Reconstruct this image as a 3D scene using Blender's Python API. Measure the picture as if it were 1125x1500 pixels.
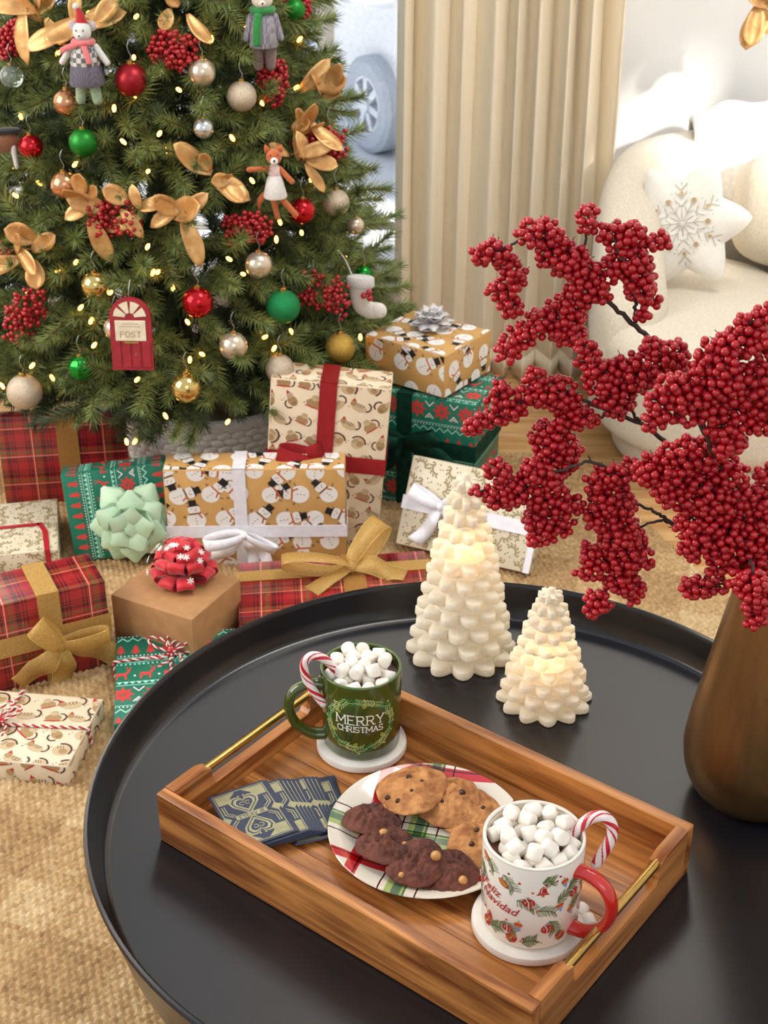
import bpy, bmesh, math, random
import numpy as np
from mathutils import Vector, Matrix, Euler, noise
for o in list(bpy.data.objects): bpy.data.objects.remove(o)
rnd = random.Random(7)
PI = math.pi
scene = bpy.context.scene
COL = scene.collection

# ------------------------------------------------------------------ camera, world, sun, exposure
F, PIT, CAM = 2072.0, math.radians(29.1), Vector((0, 0, 1.395))      # focal length in pixels of the 1125 x 1500 frame
cd = bpy.data.cameras.new('camera'); cam = bpy.data.objects.new('camera', cd); COL.objects.link(cam)
cam.location = CAM; cam.rotation_euler = (PI/2 - PIT, 0, 0)
cd.sensor_fit = 'VERTICAL'; cd.sensor_height = 36; cd.sensor_width = 27; cd.lens = 36*F/1500
cd.clip_start = .05; cd.clip_end = 200
cd.dof.use_dof = True; cd.dof.focus_distance = 1.48; cd.dof.aperture_fstop = 16
scene.camera = cam
scene.view_settings.view_transform = 'Standard'; scene.view_settings.look = 'None'
scene.view_settings.exposure = -0.08; scene.view_settings.gamma = 1; scene.view_settings.use_curve_mapping = False
w = bpy.data.worlds.new('sky'); scene.world = w; w.use_nodes = True
w.node_tree.nodes['Background'].inputs[0].default_value = (.78, .88, 1.0, 1)
w.node_tree.nodes['Background'].inputs[1].default_value = .98
SUN_DIR = Vector((-.62, .62, -.48)).normalized()
sl = bpy.data.lights.new('sun', 'SUN'); sl.energy = 11.0; sl.angle = math.radians(4); sl.color = (1, .95, .87)
so = bpy.data.objects.new('sun', sl); COL.objects.link(so); so.rotation_euler = SUN_DIR.to_track_quat('-Z', 'Y').to_euler()
def area(name, loc, target, sx, sy, power, col):
    l = bpy.data.lights.new(name, 'AREA'); l.shape = 'RECTANGLE'; l.size = sx; l.size_y = sy; l.energy = power; l.color = col
    o = bpy.data.objects.new(name, l); COL.objects.link(o); o.location = loc
    o.rotation_euler = (Vector(target)-Vector(loc)).to_track_quat('-Z', 'Y').to_euler(); return o
area('fill_left', (-2.3, 1.5, 1.8), (.3, 2.8, .35), 1.6, 1.6, 62, (1, .90, .77))  # added soft fill from the left for curtain and gifts, no window modelled
area('fill_behind', (.6, -1.6, 2.5), (.1, 1.8, .3), 1.6, 1.2, 20, (1, .90, .77))  # front fill added behind the camera, source unseen
area('fill_background', (.75, 1.95, 2.8), (.42, 3.25, .9), .9, .9, 33, (1, .93, .82))  # extra fill to brighten curtain, wall and sofa

# ------------------------------------------------------------------ pixel to place helpers (a ray of the 1125 x 1500 frame)
CP, SP = math.cos(PIT), math.sin(PIT)
def ray(px, py):
    x = (px-562.5)/F; y = -(py-750)/F
    return Vector((x, CP+y*SP, -SP+y*CP))
def at_y(px, py, Y): d = ray(px, py); return CAM + d*(Y/d.y)
def at_z(px, py, z): d = ray(px, py); return CAM + d*((z-CAM.z)/d.z)

# ------------------------------------------------------------------ materials
def srgb(c):
    return tuple(((x/255)/12.92 if x/255 <= .04045 else ((x/255+.055)/1.055)**2.4) for x in c)
class NT:
    def __init__(s, name):
        s.m = bpy.data.materials.new(name); s.m.use_nodes = True; s.t = s.m.node_tree; s.b = s.t.nodes['Principled BSDF']; s.out = s.t.nodes['Material Output']
    def n(s, typ, **kw):
        nd = s.t.nodes.new(typ)
        for k, v in kw.items(): setattr(nd, k, v)
        return nd
    def l(s, a, b): s.t.links.new(a, b)
    def math(s, op, a, b=None, c=None):
        nd = s.n('ShaderNodeMath', operation=op)
        for i, x in enumerate((a, b, c)):
            if x is None: continue
            if isinstance(x, (int, float)): nd.inputs[i].default_value = x
            else: s.l(x, nd.inputs[i])
        return nd.outputs[0]
    def mix(s, fac, a, b, mode='MIX'):
        nd = s.n('ShaderNodeMix', data_type='RGBA', blend_type=mode)
        for i, x in ((0, fac), (6, a), (7, b)):
            if isinstance(x, (int, float)): nd.inputs[i].default_value = x
            elif isinstance(x, tuple): nd.inputs[i].default_value = (*x, 1)
            else: s.l(x, nd.inputs[i])
        return nd.outputs[2]
    def ramp(s, fac, stops, interp='LINEAR'):
        nd = s.n('ShaderNodeValToRGB'); cr = nd.color_ramp; cr.interpolation = interp
        while len(cr.elements) < len(stops): cr.elements.new(.5)
        for e, (p, c) in zip(cr.elements, stops): e.position = p; e.color = (*c, 1)
        s.l(fac, nd.inputs[0]); return nd.outputs[0]
MATS = {}
def pm(name, c1, c2=None, scale=40, rough=.5, metal=0, bump=0, bscale=None, sheen=0, coat=0, trans=0, stretch=(1, 1, 1), detail=3, spec=None, emit=None, estr=0, transl=0, sss=0):
    """a procedural material: two tones mixed by noise in object space, noise bump"""
    if name in MATS: return MATS[name]
    s = NT(name); c1 = srgb(c1); c2 = srgb(c2) if c2 else tuple(x*.86 for x in c1)
    tc = s.n('ShaderNodeTexCoord'); mp = s.n('ShaderNodeMapping'); s.l(tc.outputs['Object'], mp.inputs[0]); mp.inputs['Scale'].default_value = stretch
    nz = s.n('ShaderNodeTexNoise'); nz.inputs['Scale'].default_value = scale; nz.inputs['Detail'].default_value = detail; s.l(mp.outputs[0], nz.inputs[0])
    col = s.ramp(nz.outputs[0], [(.35, c1), (.65, c2)])
    s.l(col, s.b.inputs['Base Color'])
    s.b.inputs['Roughness'].default_value = rough; s.b.inputs['Metallic'].default_value = metal
    if sheen: s.b.inputs['Sheen Weight'].default_value = sheen
    if coat: s.b.inputs['Coat Weight'].default_value = coat; s.b.inputs['Coat Roughness'].default_value = .08
    if trans: s.b.inputs['Transmission Weight'].default_value = trans
    if spec is not None: s.b.inputs['Specular IOR Level'].default_value = spec
    if sss: s.b.inputs['Subsurface Weight'].default_value = sss; s.b.inputs['Subsurface Radius'].default_value = (.01, .006, .004); s.b.inputs['Subsurface Scale'].default_value = 1
    if emit: s.b.inputs['Emission Color'].default_value = (*srgb(emit), 1); s.b.inputs['Emission Strength'].default_value = estr
    if bump:
        n2 = s.n('ShaderNodeTexNoise'); n2.inputs['Scale'].default_value = bscale or scale*3; n2.inputs['Detail'].default_value = 4; s.l(mp.outputs[0], n2.inputs[0])
        bp = s.n('ShaderNodeBump'); bp.inputs['Strength'].default_value = bump; bp.inputs['Distance'].default_value = .002; s.l(n2.outputs[0], bp.inputs['Height']); s.l(bp.outputs[0], s.b.inputs['Normal'])
    if transl:
        tr = s.n('ShaderNodeBsdfTranslucent'); s.l(col, tr.inputs[0]); mx = s.n('ShaderNodeMixShader'); mx.inputs[0].default_value = transl
        s.l(s.b.outputs[0], mx.inputs[1]); s.l(tr.outputs[0], mx.inputs[2]); s.l(mx.outputs[0], s.out.inputs[0])
    MATS[name] = s.m; return s.m
def wood(name, light, dark, scale=9, rough=.38, axis=0, rings=1.0):
    if name in MATS: return MATS[name]
    s = NT(name); tc = s.n('ShaderNodeTexCoord'); mp = s.n('ShaderNodeMapping'); s.l(tc.outputs['Object'], mp.inputs[0])
    st = [22, 22, 22]; st[axis] = 1.6; mp.inputs['Scale'].default_value = [x*scale/9 for x in st]
    oi = s.n('ShaderNodeObjectInfo'); add = s.n('ShaderNodeVectorMath', operation='ADD'); s.l(mp.outputs[0], add.inputs[0])
    sc = s.math('MULTIPLY', oi.outputs['Random'], 37.0); s.l(sc, add.inputs[1])
    n1 = s.n('ShaderNodeTexNoise'); n1.inputs['Scale'].default_value = 1.2; n1.inputs['Detail'].default_value = 6; n1.inputs['Distortion'].default_value = .8; s.l(add.outputs[0], n1.inputs[0])
    wv = s.math('FRACT', s.math('MULTIPLY', n1.outputs[0], 5*rings))
    tri = s.math('ABSOLUTE', s.math('SUBTRACT', wv, .5))
    n2 = s.n('ShaderNodeTexNoise'); n2.inputs['Scale'].default_value = 6; n2.inputs['Detail'].default_value = 8; s.l(add.outputs[0], n2.inputs[0])
    f = s.math('ADD', s.math('MULTIPLY', tri, .9), s.math('MULTIPLY', s.math('SUBTRACT', n2.outputs[0], .5), .9)); f = s.math('ADD', f, .18)
    l, d = srgb(light), srgb(dark); mid = tuple((a+b)/2 for a, b in zip(l, d))
    s.l(s.ramp(f, [(.1, d), (.42, mid), (.75, l)]), s.b.inputs['Base Color']); s.b.inputs['Roughness'].default_value = rough
    bp = s.n('ShaderNodeBump'); bp.inputs['Strength'].default_value = .12; bp.inputs['Distance'].default_value = .001; s.l(n2.outputs[0], bp.inputs['Height']); s.l(bp.outputs[0], s.b.inputs['Normal'])
    MATS[name] = s.m; return s.m

# ------------------------------------------------------------------ mesh builder
class MB:
    def __init__(s): s.v = []; s.f = []; s.mi = []; s.uv = []
    def add(s, vs, fs, mi=0, M=None, uvs=None):
        k = len(s.v)
        s.v += [tuple(M @ Vector(p)) if M else tuple(p) for p in vs]
        for i, f in enumerate(fs):
            s.f.append([a+k for a in f]); s.mi.append(mi); s.uv.append(uvs[i] if uvs else None)
        return s
    def box(s, x0, x1, y0, y1, z0, z1, mi=0, M=None):
        vs = [(x, y, z) for z in (z0, z1) for y in (y0, y1) for x in (x0, x1)]
        fs = [(0, 2, 3, 1), (4, 5, 7, 6), (0, 1, 5, 4), (2, 6, 7, 3), (0, 4, 6, 2), (1, 3, 7, 5)]
        return s.add(vs, fs, mi, M)
    def rbox(s, w, d, h, r=.004, seg=2, c=(0, 0, 0), mi=0, M=None):
        bm = bmesh.new(); bmesh.ops.create_cube(bm, size=1)
        for v in bm.verts: v.co = Vector((v.co.x*w+c[0], v.co.y*d+c[1], v.co.z*h+c[2]))
        bmesh.ops.bevel(bm, geom=list(bm.edges), offset=r, segments=seg, profile=.5, affect='EDGES')
        return s.bm(bm, mi, M)
    def bm(s, bm, mi=0, M=None):
        bm.verts.index_update(); s.add([v.co for v in bm.verts], [[v.index for v in f.verts] for f in bm.faces], mi, M); bm.free(); return s
    def lathe(s, prof, seg=48, mi=0, M=None, closed=False, caps=True):
        vs = []; fs = []; n = len(prof)
        for r, z in prof:
            for k in range(seg):
                a = 2*PI*k/seg; vs.append((r*math.cos(a), r*math.sin(a), z))
        for i in range(n if closed else n-1):
            j = (i+1) % n
            for k in range(seg):
                k2 = (k+1) % seg; fs.append((i*seg+k, i*seg+k2, j*seg+k2, j*seg+k))
        if caps and not closed:
            if prof[0][0] > 1e-6: fs.append(tuple(range(seg))[::-1])
            if prof[-1][0] > 1e-6: fs.append(tuple((n-1)*seg+k for k in range(seg)))
        return s.add(vs, fs, mi, M)
    def tube(s, pts, rad, seg=8, mi=0, M=None, closed=False):
        pts = [Vector(p) for p in pts]; n = len(pts); rad = rad if isinstance(rad, (list, tuple)) else [rad]*n
        vs = []; fs = []; up = None
        for i, p in enumerate(pts):
            a = pts[i-1] if (i > 0 or closed) else pts[i]; b = pts[(i+1) % n] if (i < n-1 or closed) else pts[i]
            t = (b-a).normalized() if (b-a).length > 1e-9 else Vector((0, 0, 1))
            if up is None: up = t.orthogonal().normalized()
            up = (up - t*up.dot(t)); up = up.normalized() if up.length > 1e-6 else t.orthogonal().normalized()
            bn = t.cross(up)
            for k in range(seg):
                an = 2*PI*k/seg; vs.append(p + (up*math.cos(an)+bn*math.sin(an))*rad[i])
        for i in range(n if closed else n-1):
            j = (i+1) % n
            for k in range(seg):
                k2 = (k+1) % seg; fs.append((i*seg+k, i*seg+k2, j*seg+k2, j*seg+k))
        if not closed: fs.append(tuple(range(seg))[::-1]); fs.append(tuple((n-1)*seg+k for k in range(seg)))
        return s.add(vs, fs, mi, M)
    def ball(s, c, r, seg=16, rings=10, mi=0, M=None):
        r = r if isinstance(r, (tuple, list)) else (r, r, r); c = Vector(c)
        vs = [c+Vector((0, 0, -r[2]))]; fs = []
        for i in range(1, rings):
            a = PI*i/rings - PI/2
            for k in range(seg):
                b = 2*PI*k/seg; vs.append(c+Vector((r[0]*math.cos(a)*math.cos(b), r[1]*math.cos(a)*math.sin(b), r[2]*math.sin(a))))
        vs.append(c+Vector((0, 0, r[2]))); L = len(vs)-1
        for k in range(seg):
            k2 = (k+1) % seg; fs.append((0, 1+k2, 1+k)); fs.append((L, L-seg+k, L-seg+k2))
            for i in range(rings-2): fs.append((1+i*seg+k, 1+i*seg+k2, 1+(i+1)*seg+k2, 1+(i+1)*seg+k))
        return s.add(vs, fs, mi, M)
    def grid(s, P, mi=0, M=None, wrap=False):
        """P[i][j] points"""
        n, m = len(P), len(P[0]); vs = [p for row in P for p in row]; fs = []
        for i in range(n-1):
            for j in range(m if wrap else m-1):
                j2 = (j+1) % m; fs.append((i*m+j, i*m+j2, (i+1)*m+j2, (i+1)*m+j))
        return s.add(vs, fs, mi, M)
    def slab(s, P, t, mi=0, M=None):
        """a solid sheet of thickness t from a point grid"""
        n, m = len(P), len(P[0]); P = [[Vector(p) for p in r] for r in P]; Q = []
        for i in range(n):
            row = []
            for j in range(m):
                a = P[min(i+1, n-1)][j]-P[max(i-1, 0)][j]; b = P[i][min(j+1, m-1)]-P[i][max(j-1, 0)][:] if False else P[i][min(j+1, m-1)]-P[i][max(j-1, 0)]
                nn = a.cross(b); nn = nn.normalized() if nn.length > 1e-12 else Vector((0, 0, 1)); row.append(nn*t/2)
            Q.append(row)
        A = [P[i][j]+Q[i][j] for i in range(n) for j in range(m)]; B = [P[i][j]-Q[i][j] for i in range(n) for j in range(m)]; o = n*m; fs = []
        for i in range(n-1):
            for j in range(m-1):
                q = (i*m+j, i*m+j+1, (i+1)*m+j+1, (i+1)*m+j); fs.append(q[::-1]); fs.append(tuple(k+o for k in q))
        def edge(a, b): fs.append((a, b, b+o, a+o))
        for j in range(m-1): edge(j, j+1); edge((n-1)*m+j+1, (n-1)*m+j)
        for i in range(n-1): edge((i+1)*m, i*m); edge(i*m+m-1, (i+1)*m+m-1)
        return s.add(A+B, fs, mi, M)
    def strip(s, pts, wdir, width, t=.0008, mi=0, M=None, crown=None):
        """a ribbon along pts; wdir a vector or a list of vectors, width a number or a list"""
        P = []
        for i, p in enumerate(pts):
            wd = Vector(wdir[i] if isinstance(wdir, list) else wdir).normalized(); ww = width[i] if isinstance(width, list) else width
            cr = Vector(crown[i])*ww if crown else Vector((0, 0, 0))
            P.append([Vector(p)-wd*ww/2-cr, Vector(p)-wd*ww/4+cr*.45, Vector(p)+cr, Vector(p)+wd*ww/4+cr*.45, Vector(p)+wd*ww/2-cr] if crown else [Vector(p)-wd*ww/2, Vector(p), Vector(p)+wd*ww/2])
        return s.slab(P, t, mi, M)
    def build(s, name, mats, parent=None, smooth=40, loc=None, rot=None):
        me = bpy.data.meshes.new(name); me.from_pydata(s.v, [], s.f)
        for m in (mats if isinstance(mats, (list, tuple)) else [mats]): me.materials.append(m)
        me.polygons.foreach_set('material_index', s.mi)
        if any(u is not None for u in s.uv):
            ul = me.uv_layers.new(name='uv'); k = 0
            for f, u in zip(s.f, s.uv):
                for i in range(len(f)): ul.data[k].uv = u[i] if u else (0, 0); k += 1
        if smooth:
            me.shade_smooth()
            if smooth < 180: me.set_sharp_from_angle(angle=math.radians(smooth))
        me.update()
        return link(me, name, parent, loc, rot)
def link(me, name, parent=None, loc=None, rot=None):
    o = bpy.data.objects.new(name, me); COL.objects.link(o)
    if parent: o.parent = parent
    if loc is not None: o.location = loc
    if rot is not None: o.rotation_euler = rot
    return o
def tag(o, label=None, cat=None, group=None, kind=None):
    if label: o['label'] = label
    if cat: o['category'] = cat
    if group: o['group'] = group
    if kind: o['kind'] = kind
    return o
def thing(name, label, cat, loc=(0, 0, 0), rot=(0, 0, 0), group=None, mode='XYZ'):
    o = bpy.data.objects.new(name, None); COL.objects.link(o); o.location = loc; o.rotation_mode = mode; o.rotation_euler = rot; o.empty_display_size = .02
    return tag(o, label, cat, group)
def copy_tree(o, parent=None):
    c = o.copy(); COL.objects.link(c); c.parent = parent
    for ch in list(o.children): copy_tree(ch, c)
    return c
def T(x=0, y=0, z=0): return Matrix.Translation((x, y, z))
def RX(a): return Matrix.Rotation(a, 4, 'X')
def RY(a): return Matrix.Rotation(a, 4, 'Y')
def RZ(a): return Matrix.Rotation(a, 4, 'Z')
def SC(x, y, z): return Matrix.Diagonal((x, y, z, 1))
def bez(P, n=12):
    """smooth curve through points (Catmull-Rom)"""
    P = [Vector(p) for p in P]; out = []
    for i in range(len(P)-1):
        p0 = P[max(i-1, 0)]; p1 = P[i]; p2 = P[i+1]; p3 = P[min(i+2, len(P)-1)]
        for k in range(n):
            t = k/n; out.append(.5*((2*p1)+(p2-p0)*t+(2*p0-5*p1+4*p2-p3)*t*t+(3*p1-p0-3*p2+p3)*t**3))
    return out+[P[-1]]

# ------------------------------------------------------------------ flat print: 2-D motifs clipped to a rectangle
def clip(poly, W, H):
    for ax, lim, sg in ((0, 0, 1), (0, W, -1), (1, 0, 1), (1, H, -1)):
        out = []; n = len(poly)
        for i in range(n):
            a, b = poly[i], poly[(i+1) % n]; da = (a[ax]-lim)*sg; db = (b[ax]-lim)*sg
            if da >= 0: out.append(a)
            if da*db < 0:
                t = da/(da-db); out.append((a[0]+(b[0]-a[0])*t, a[1]+(b[1]-a[1])*t))
        poly = out
        if len(poly) < 3: return []
    return poly
class Print:
    def __init__(s): s.p = []; s.cx = 0; s.cy = 0; s.c = 1; s.sn = 0; s.k = 1
    def at(s, x, y, a=0, k=1): s.cx, s.cy, s.c, s.sn, s.k = x, y, math.cos(a), math.sin(a), k; return s
    def t(s, p): x, y = p[0]*s.k, p[1]*s.k; return (s.cx+x*s.c-y*s.sn, s.cy+x*s.sn+y*s.c)
    def poly(s, pts, col, lay=0): s.p.append(([s.t(q) for q in pts], col, lay))
    def ell(s, x, y, rx, ry, col, lay=0, n=14, a=0):
        ca, sa = math.cos(a), math.sin(a)
        s.poly([(x+rx*math.cos(t)*ca-ry*math.sin(t)*sa, y+rx*math.cos(t)*sa+ry*math.sin(t)*ca) for t in (2*PI*i/n for i in range(n))], col, lay)
    def rect(s, x0, y0, x1, y1, col, lay=0): s.poly([(x0, y0), (x1, y0), (x1, y1), (x0, y1)], col, lay)
    def line(s, pts, w, col, lay=0):
        for a, b in zip(pts, pts[1:]):
            dx, dy = b[0]-a[0], b[1]-a[1]; L = math.hypot(dx, dy) or 1; nx, ny = -dy/L*w/2, dx/L*w/2; ex, ey = dx/L*w*.3, dy/L*w*.3
            s.poly([(a[0]+nx-ex, a[1]+ny-ey), (a[0]-nx-ex, a[1]-ny-ey), (b[0]-nx+ex, b[1]-ny+ey), (b[0]+nx+ex, b[1]+ny+ey)], col, lay)
    def arc(s, x, y, r, a0, a1, w, col, lay=0, n=7):
        s.line([(x+r*math.cos(a0+(a1-a0)*i/n), y+r*math.sin(a0+(a1-a0)*i/n)) for i in range(n+1)], w, col, lay)
    def stamp(s, mb, W, H, org, ax, ay, index, eps=.0003):
        org, ax, ay = Vector(org), Vector(ax), Vector(ay); nrm = ax.cross(ay).normalized()
        k_ = 0
        for pts, col, lay in s.p:
            q = clip(pts, W, H)
            if len(q) < 3: continue
            k_ += 1; o = org+nrm*(eps+lay*.00018+(k_ % 40)*.000004)
            mb.add([o+ax*x+ay*y for x, y in q], [tuple(range(len(q)))], index[col])
def flat(name, c, rough=.6): return pm('print_'+name, c, c, rough=rough)
# ================================================================== the setting
def struct(o): o['kind'] = 'structure'; return o
TZ = .42                                   # height of the table's flat top
fl = thing('floor', None, None); struct(fl)
MB().box(-4, 4, -3.2, 3.5, -.06, -.012).build('subfloor', pm('subfloor', (150, 110, 70)), fl, 0)
oak = wood('oak_floor', (214, 172, 118), (178, 130, 78), 5, .42, 0)
for i in range(16):                        # boards run along x, wall to rug
    y0 = 1.55+i*.12
    for j, (xa, xb) in enumerate(((-1.6, -.3), (-.297, .62+(i % 3)*.2), (.623+(i % 3)*.2, 2.0))):
        MB().rbox(xb-xa-.002, .118, .012, .0012, 1, (0, 0, -.006)).build('plank', oak, fl, 0, loc=((xa+xb)/2, y0+.06, 0))
# walls
wallm = pm('wall_paint', (236, 235, 233), (230, 229, 227), 6, .75, bump=.05, bscale=120)
YW = 3.45
WX0, WX1, WZ0, WZ1 = -1.25, .34, .16, 2.7  # window opening in the back wall
MB().box(-4, WX0, YW, YW+.14, 0, 3.2).box(WX1, 3, YW, YW+.14, 0, 3.2).box(WX0, WX1, YW, YW+.14, 0, WZ0).box(WX0, WX1, YW, YW+.14, WZ1, 3.3).build('wall_back', wallm, None, 0)
struct(bpy.data.objects['wall_back'])
XR = 2.05                                  # added wall, out of view; blocks the sun but for an opening shaping its patch
SY0, SY1, SZ0, SZ1 = 1.44, 2.14, 1.42, 1.80
r = MB().box(XR, XR+.12, -3.2, SY0, 0, 3.4).box(XR, XR+.12, SY1, YW, 0, 3.4).box(XR, XR+.12, SY0, SY1, 0, SZ0).box(XR, XR+.12, SY0, SY1, SZ1, 3.4).build('sun_block_wall', wallm, None, 0); struct(r)
b = MB().rbox(1.95, .015, .1, .003, 2).build('baseboard_back', pm('white_trim', (240, 240, 238), rough=.4), None, 40, loc=(1.2, YW-.008, .05)); struct(b)
# window with frame, mullions, panes, sill
wt = MATS['white_trim']
win = thing('window_1', None, None, (0, YW, 0)); struct(win)
fr = MB().box(WX0, WX1, -.01, .1, WZ0, WZ0+.05).box(WX0, WX1, -.01, .1, WZ1-.05, WZ1).box(WX0, WX0+.05, -.01, .1, WZ0, WZ1).box(WX1-.05, WX1, -.01, .1, WZ0, WZ1)
fr.box(WX0-.02, WX1+.02, -.014, .02, WZ0-.05, WZ0)
fr.build('window_frame', wt, win, 0)
glass = NT('window_glass'); tb = glass.n('ShaderNodeBsdfTransparent'); gb = glass.n('ShaderNodeBsdfGlossy'); gb.inputs['Roughness'].default_value = .02
mx = glass.n('ShaderNodeMixShader'); mx.inputs[0].default_value = .06; glass.l(tb.outputs[0], mx.inputs[1]); glass.l(gb.outputs[0], mx.inputs[2]); glass.l(mx.outputs[0], glass.out.inputs[0])
MX = at_y(478, 120, YW).x
mull = [MX, MX-.42, MX-.84]
xs = [WX1-.05]+[m for m in mull if m > WX0+.1]+[WX0+.05]
for m in xs[1:-1]: MB().rbox(.042, .06, WZ1-WZ0-.1, .006, 2, (m, .045, (WZ0+WZ1)/2)).build('mullion', wt, win)
for a, b_ in zip(xs, xs[1:]): MB().box(b_, a, .045, .05, WZ0+.05, WZ1-.05).build('pane', glass.m, win, 0)
sill = MB().rbox(WX1-WX0+.14, .16, .03, .006, 2, ((WX0+WX1)/2, -.07, WZ0+.005)).build('window_sill', wt, win)
MB().rbox(.9, .012, .02, .003, 2, (WX1-.45, .02, WZ0+.13)).build('sash_rail', wt, win)
MB().box(XR+.03, XR+.04, SY0, SY1, SZ0, SZ1).build('sun_opening_pane', glass.m, None, 0); struct(bpy.data.objects['sun_opening_pane'])  # pane in the added wall's sun opening

# curtain
def curtain():
    root = thing('curtain', 'long pleated ivory linen curtain hanging beside the window', 'curtain', (0, 0, 0))
    x0, x1, y0 = at_y(585, 250, 3.17).x-.004, at_y(905, 60, 3.17).x, 3.17
    N, K = 300, 26; folds = 8.5; P = []
    lin = pm('curtain_linen', (254, 242, 218), (250, 236, 210), 160, .85, bump=.15, bscale=900, sheen=.2, transl=.15, stretch=(1, 1, .12))
    for k in range(K+1):
        z = .012+(2.3-.012)*k/K; row = []
        for i in range(N+1):
            u = i/N; ph = PI*folds*(u+.018*math.sin(9*u+1.0)+.012*math.sin(23*u))
            amp = .034*(1+.35*math.sin(7*u+2))*(1-.12*math.cos(z*2.2))
            s_ = abs(math.sin(ph+.2*math.sin(z*2+u*5)))**.72; yy = y0+.04-2.1*amp*s_
            xx = x0+(x1-x0)*u*(1+.02*(1-z)) + .006*math.sin(2*ph)*(1 if 0 < i < N else 0) - .008*(1-z)*(1-u)
            row.append((xx, yy, z))
        P.append(row)
    MB().slab(P, .0025).build('drape', lin, root, 180)
    # hem at the bottom
    MB().slab([[(p[0], p[1]-.0018, z) for p in P[0]] for z in (.012, .07)], .003).build('hem', lin, root, 180)
curtain()

# woven jute rug: real relief of over-and-under knots
def rug():
    cell = .0118; sub = 4; d = cell/sub
    xa, xb, ya, yb = -1.05, .66, 1.0, 2.82
    nx, ny = int((xb-xa)/d), int((yb-ya)/d)
    X, Y = np.meshgrid(xa+np.arange(nx+1)*d, ya+np.arange(ny+1)*d)
    # turn the weave a little against the room
    an = math.radians(-18); U = (X*math.cos(an)+Y*math.sin(an))/cell; V = (-X*math.sin(an)+Y*math.cos(an))/(cell*.74)
    row = np.floor(V); U2 = U+.5*(row % 2)
    h = np.abs(np.sin(PI*U2))**.7*np.abs(np.sin(PI*V))**.7
    rs = np.random.RandomState(3); tab = rs.rand(997)
    idx = ((np.floor(U2).astype(int)*131+row.astype(int)*373) % 997)
    h = h*(.75+.35*tab[idx]); Z = .004+h*.0085
    keep = np.ones_like(X, bool)
    cx, cy = .42, 2.70; dx, dy = .16, -.41                 # the right-hand edge, and the far edge
    side = (X-cx)*(-dy)-(Y-cy)*(-dx)                       # >0 right of the edge
    keep &= ~(side > 0); keep &= ~(Y > 2.80-(X+.3)*.08)
    Vv = np.stack([X, Y, Z], -1).reshape(-1, 3)
    q = keep[:-1, :-1]; ii, jj = np.nonzero(q); a = ii*(nx+1)+jj
    Q = np.stack([a, a+1, a+nx+2, a+nx+1], -1)
    me = bpy.data.meshes.new('jute_rug'); me.vertices.add(len(Vv)); me.vertices.foreach_set('co', Vv.astype(np.float32).ravel())
    me.loops.add(Q.size); me.loops.foreach_set('vertex_index', Q.astype(np.int32).ravel())
    me.polygons.add(len(Q)); me.polygons.foreach_set('loop_start', (np.arange(len(Q))*4).astype(np.int32))
    me.update(calc_edges=True); me.shade_smooth()
    s = NT('jute'); tc = s.n('ShaderNodeTexCoord'); mp = s.n('ShaderNodeMapping'); mp.inputs['Rotation'].default_value = (0, 0, -an); s.l(tc.outputs['Object'], mp.inputs[0])
    sep = s.n('ShaderNodeSeparateXYZ'); s.l(mp.outputs[0], sep.inputs[0])
    def bands(o, ph):                                       # pale cross bands woven into the jute
        f = s.math('FRACT', s.math('ADD', s.math('MULTIPLY', o, 5.2), ph)); return s.math('LESS_THAN', s.math('ABSOLUTE', s.math('SUBTRACT', f, .5)), .2)
    bsum = s.math('MULTIPLY', s.math('ADD', bands(sep.outputs[0], .1), bands(sep.outputs[1], .3)), .5)
    n1 = s.n('ShaderNodeTexNoise'); n1.inputs['Scale'].default_value = 90; n1.inputs['Detail'].default_value = 2; s.l(mp.outputs[0], n1.inputs[0])
    f = s.math('ADD', s.math('MULTIPLY', n1.outputs[0], .8), s.math('MULTIPLY', bsum, .26))
    s.l(s.ramp(f, [(.2, srgb((140, 106, 68))), (.5, srgb((178, 144, 99))), (.8, srgb((208, 182, 140)))]), s.b.inputs['Base Color']); s.b.inputs['Roughness'].default_value = .9
    me.materials.append(s.m); o = link(me, 'jute_rug'); tag(o, 'natural jute rug with pale woven cross bands on the oak floor', 'rug')
    o.modifiers.new('solid', 'SOLIDIFY').thickness = .004
rug()

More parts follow.
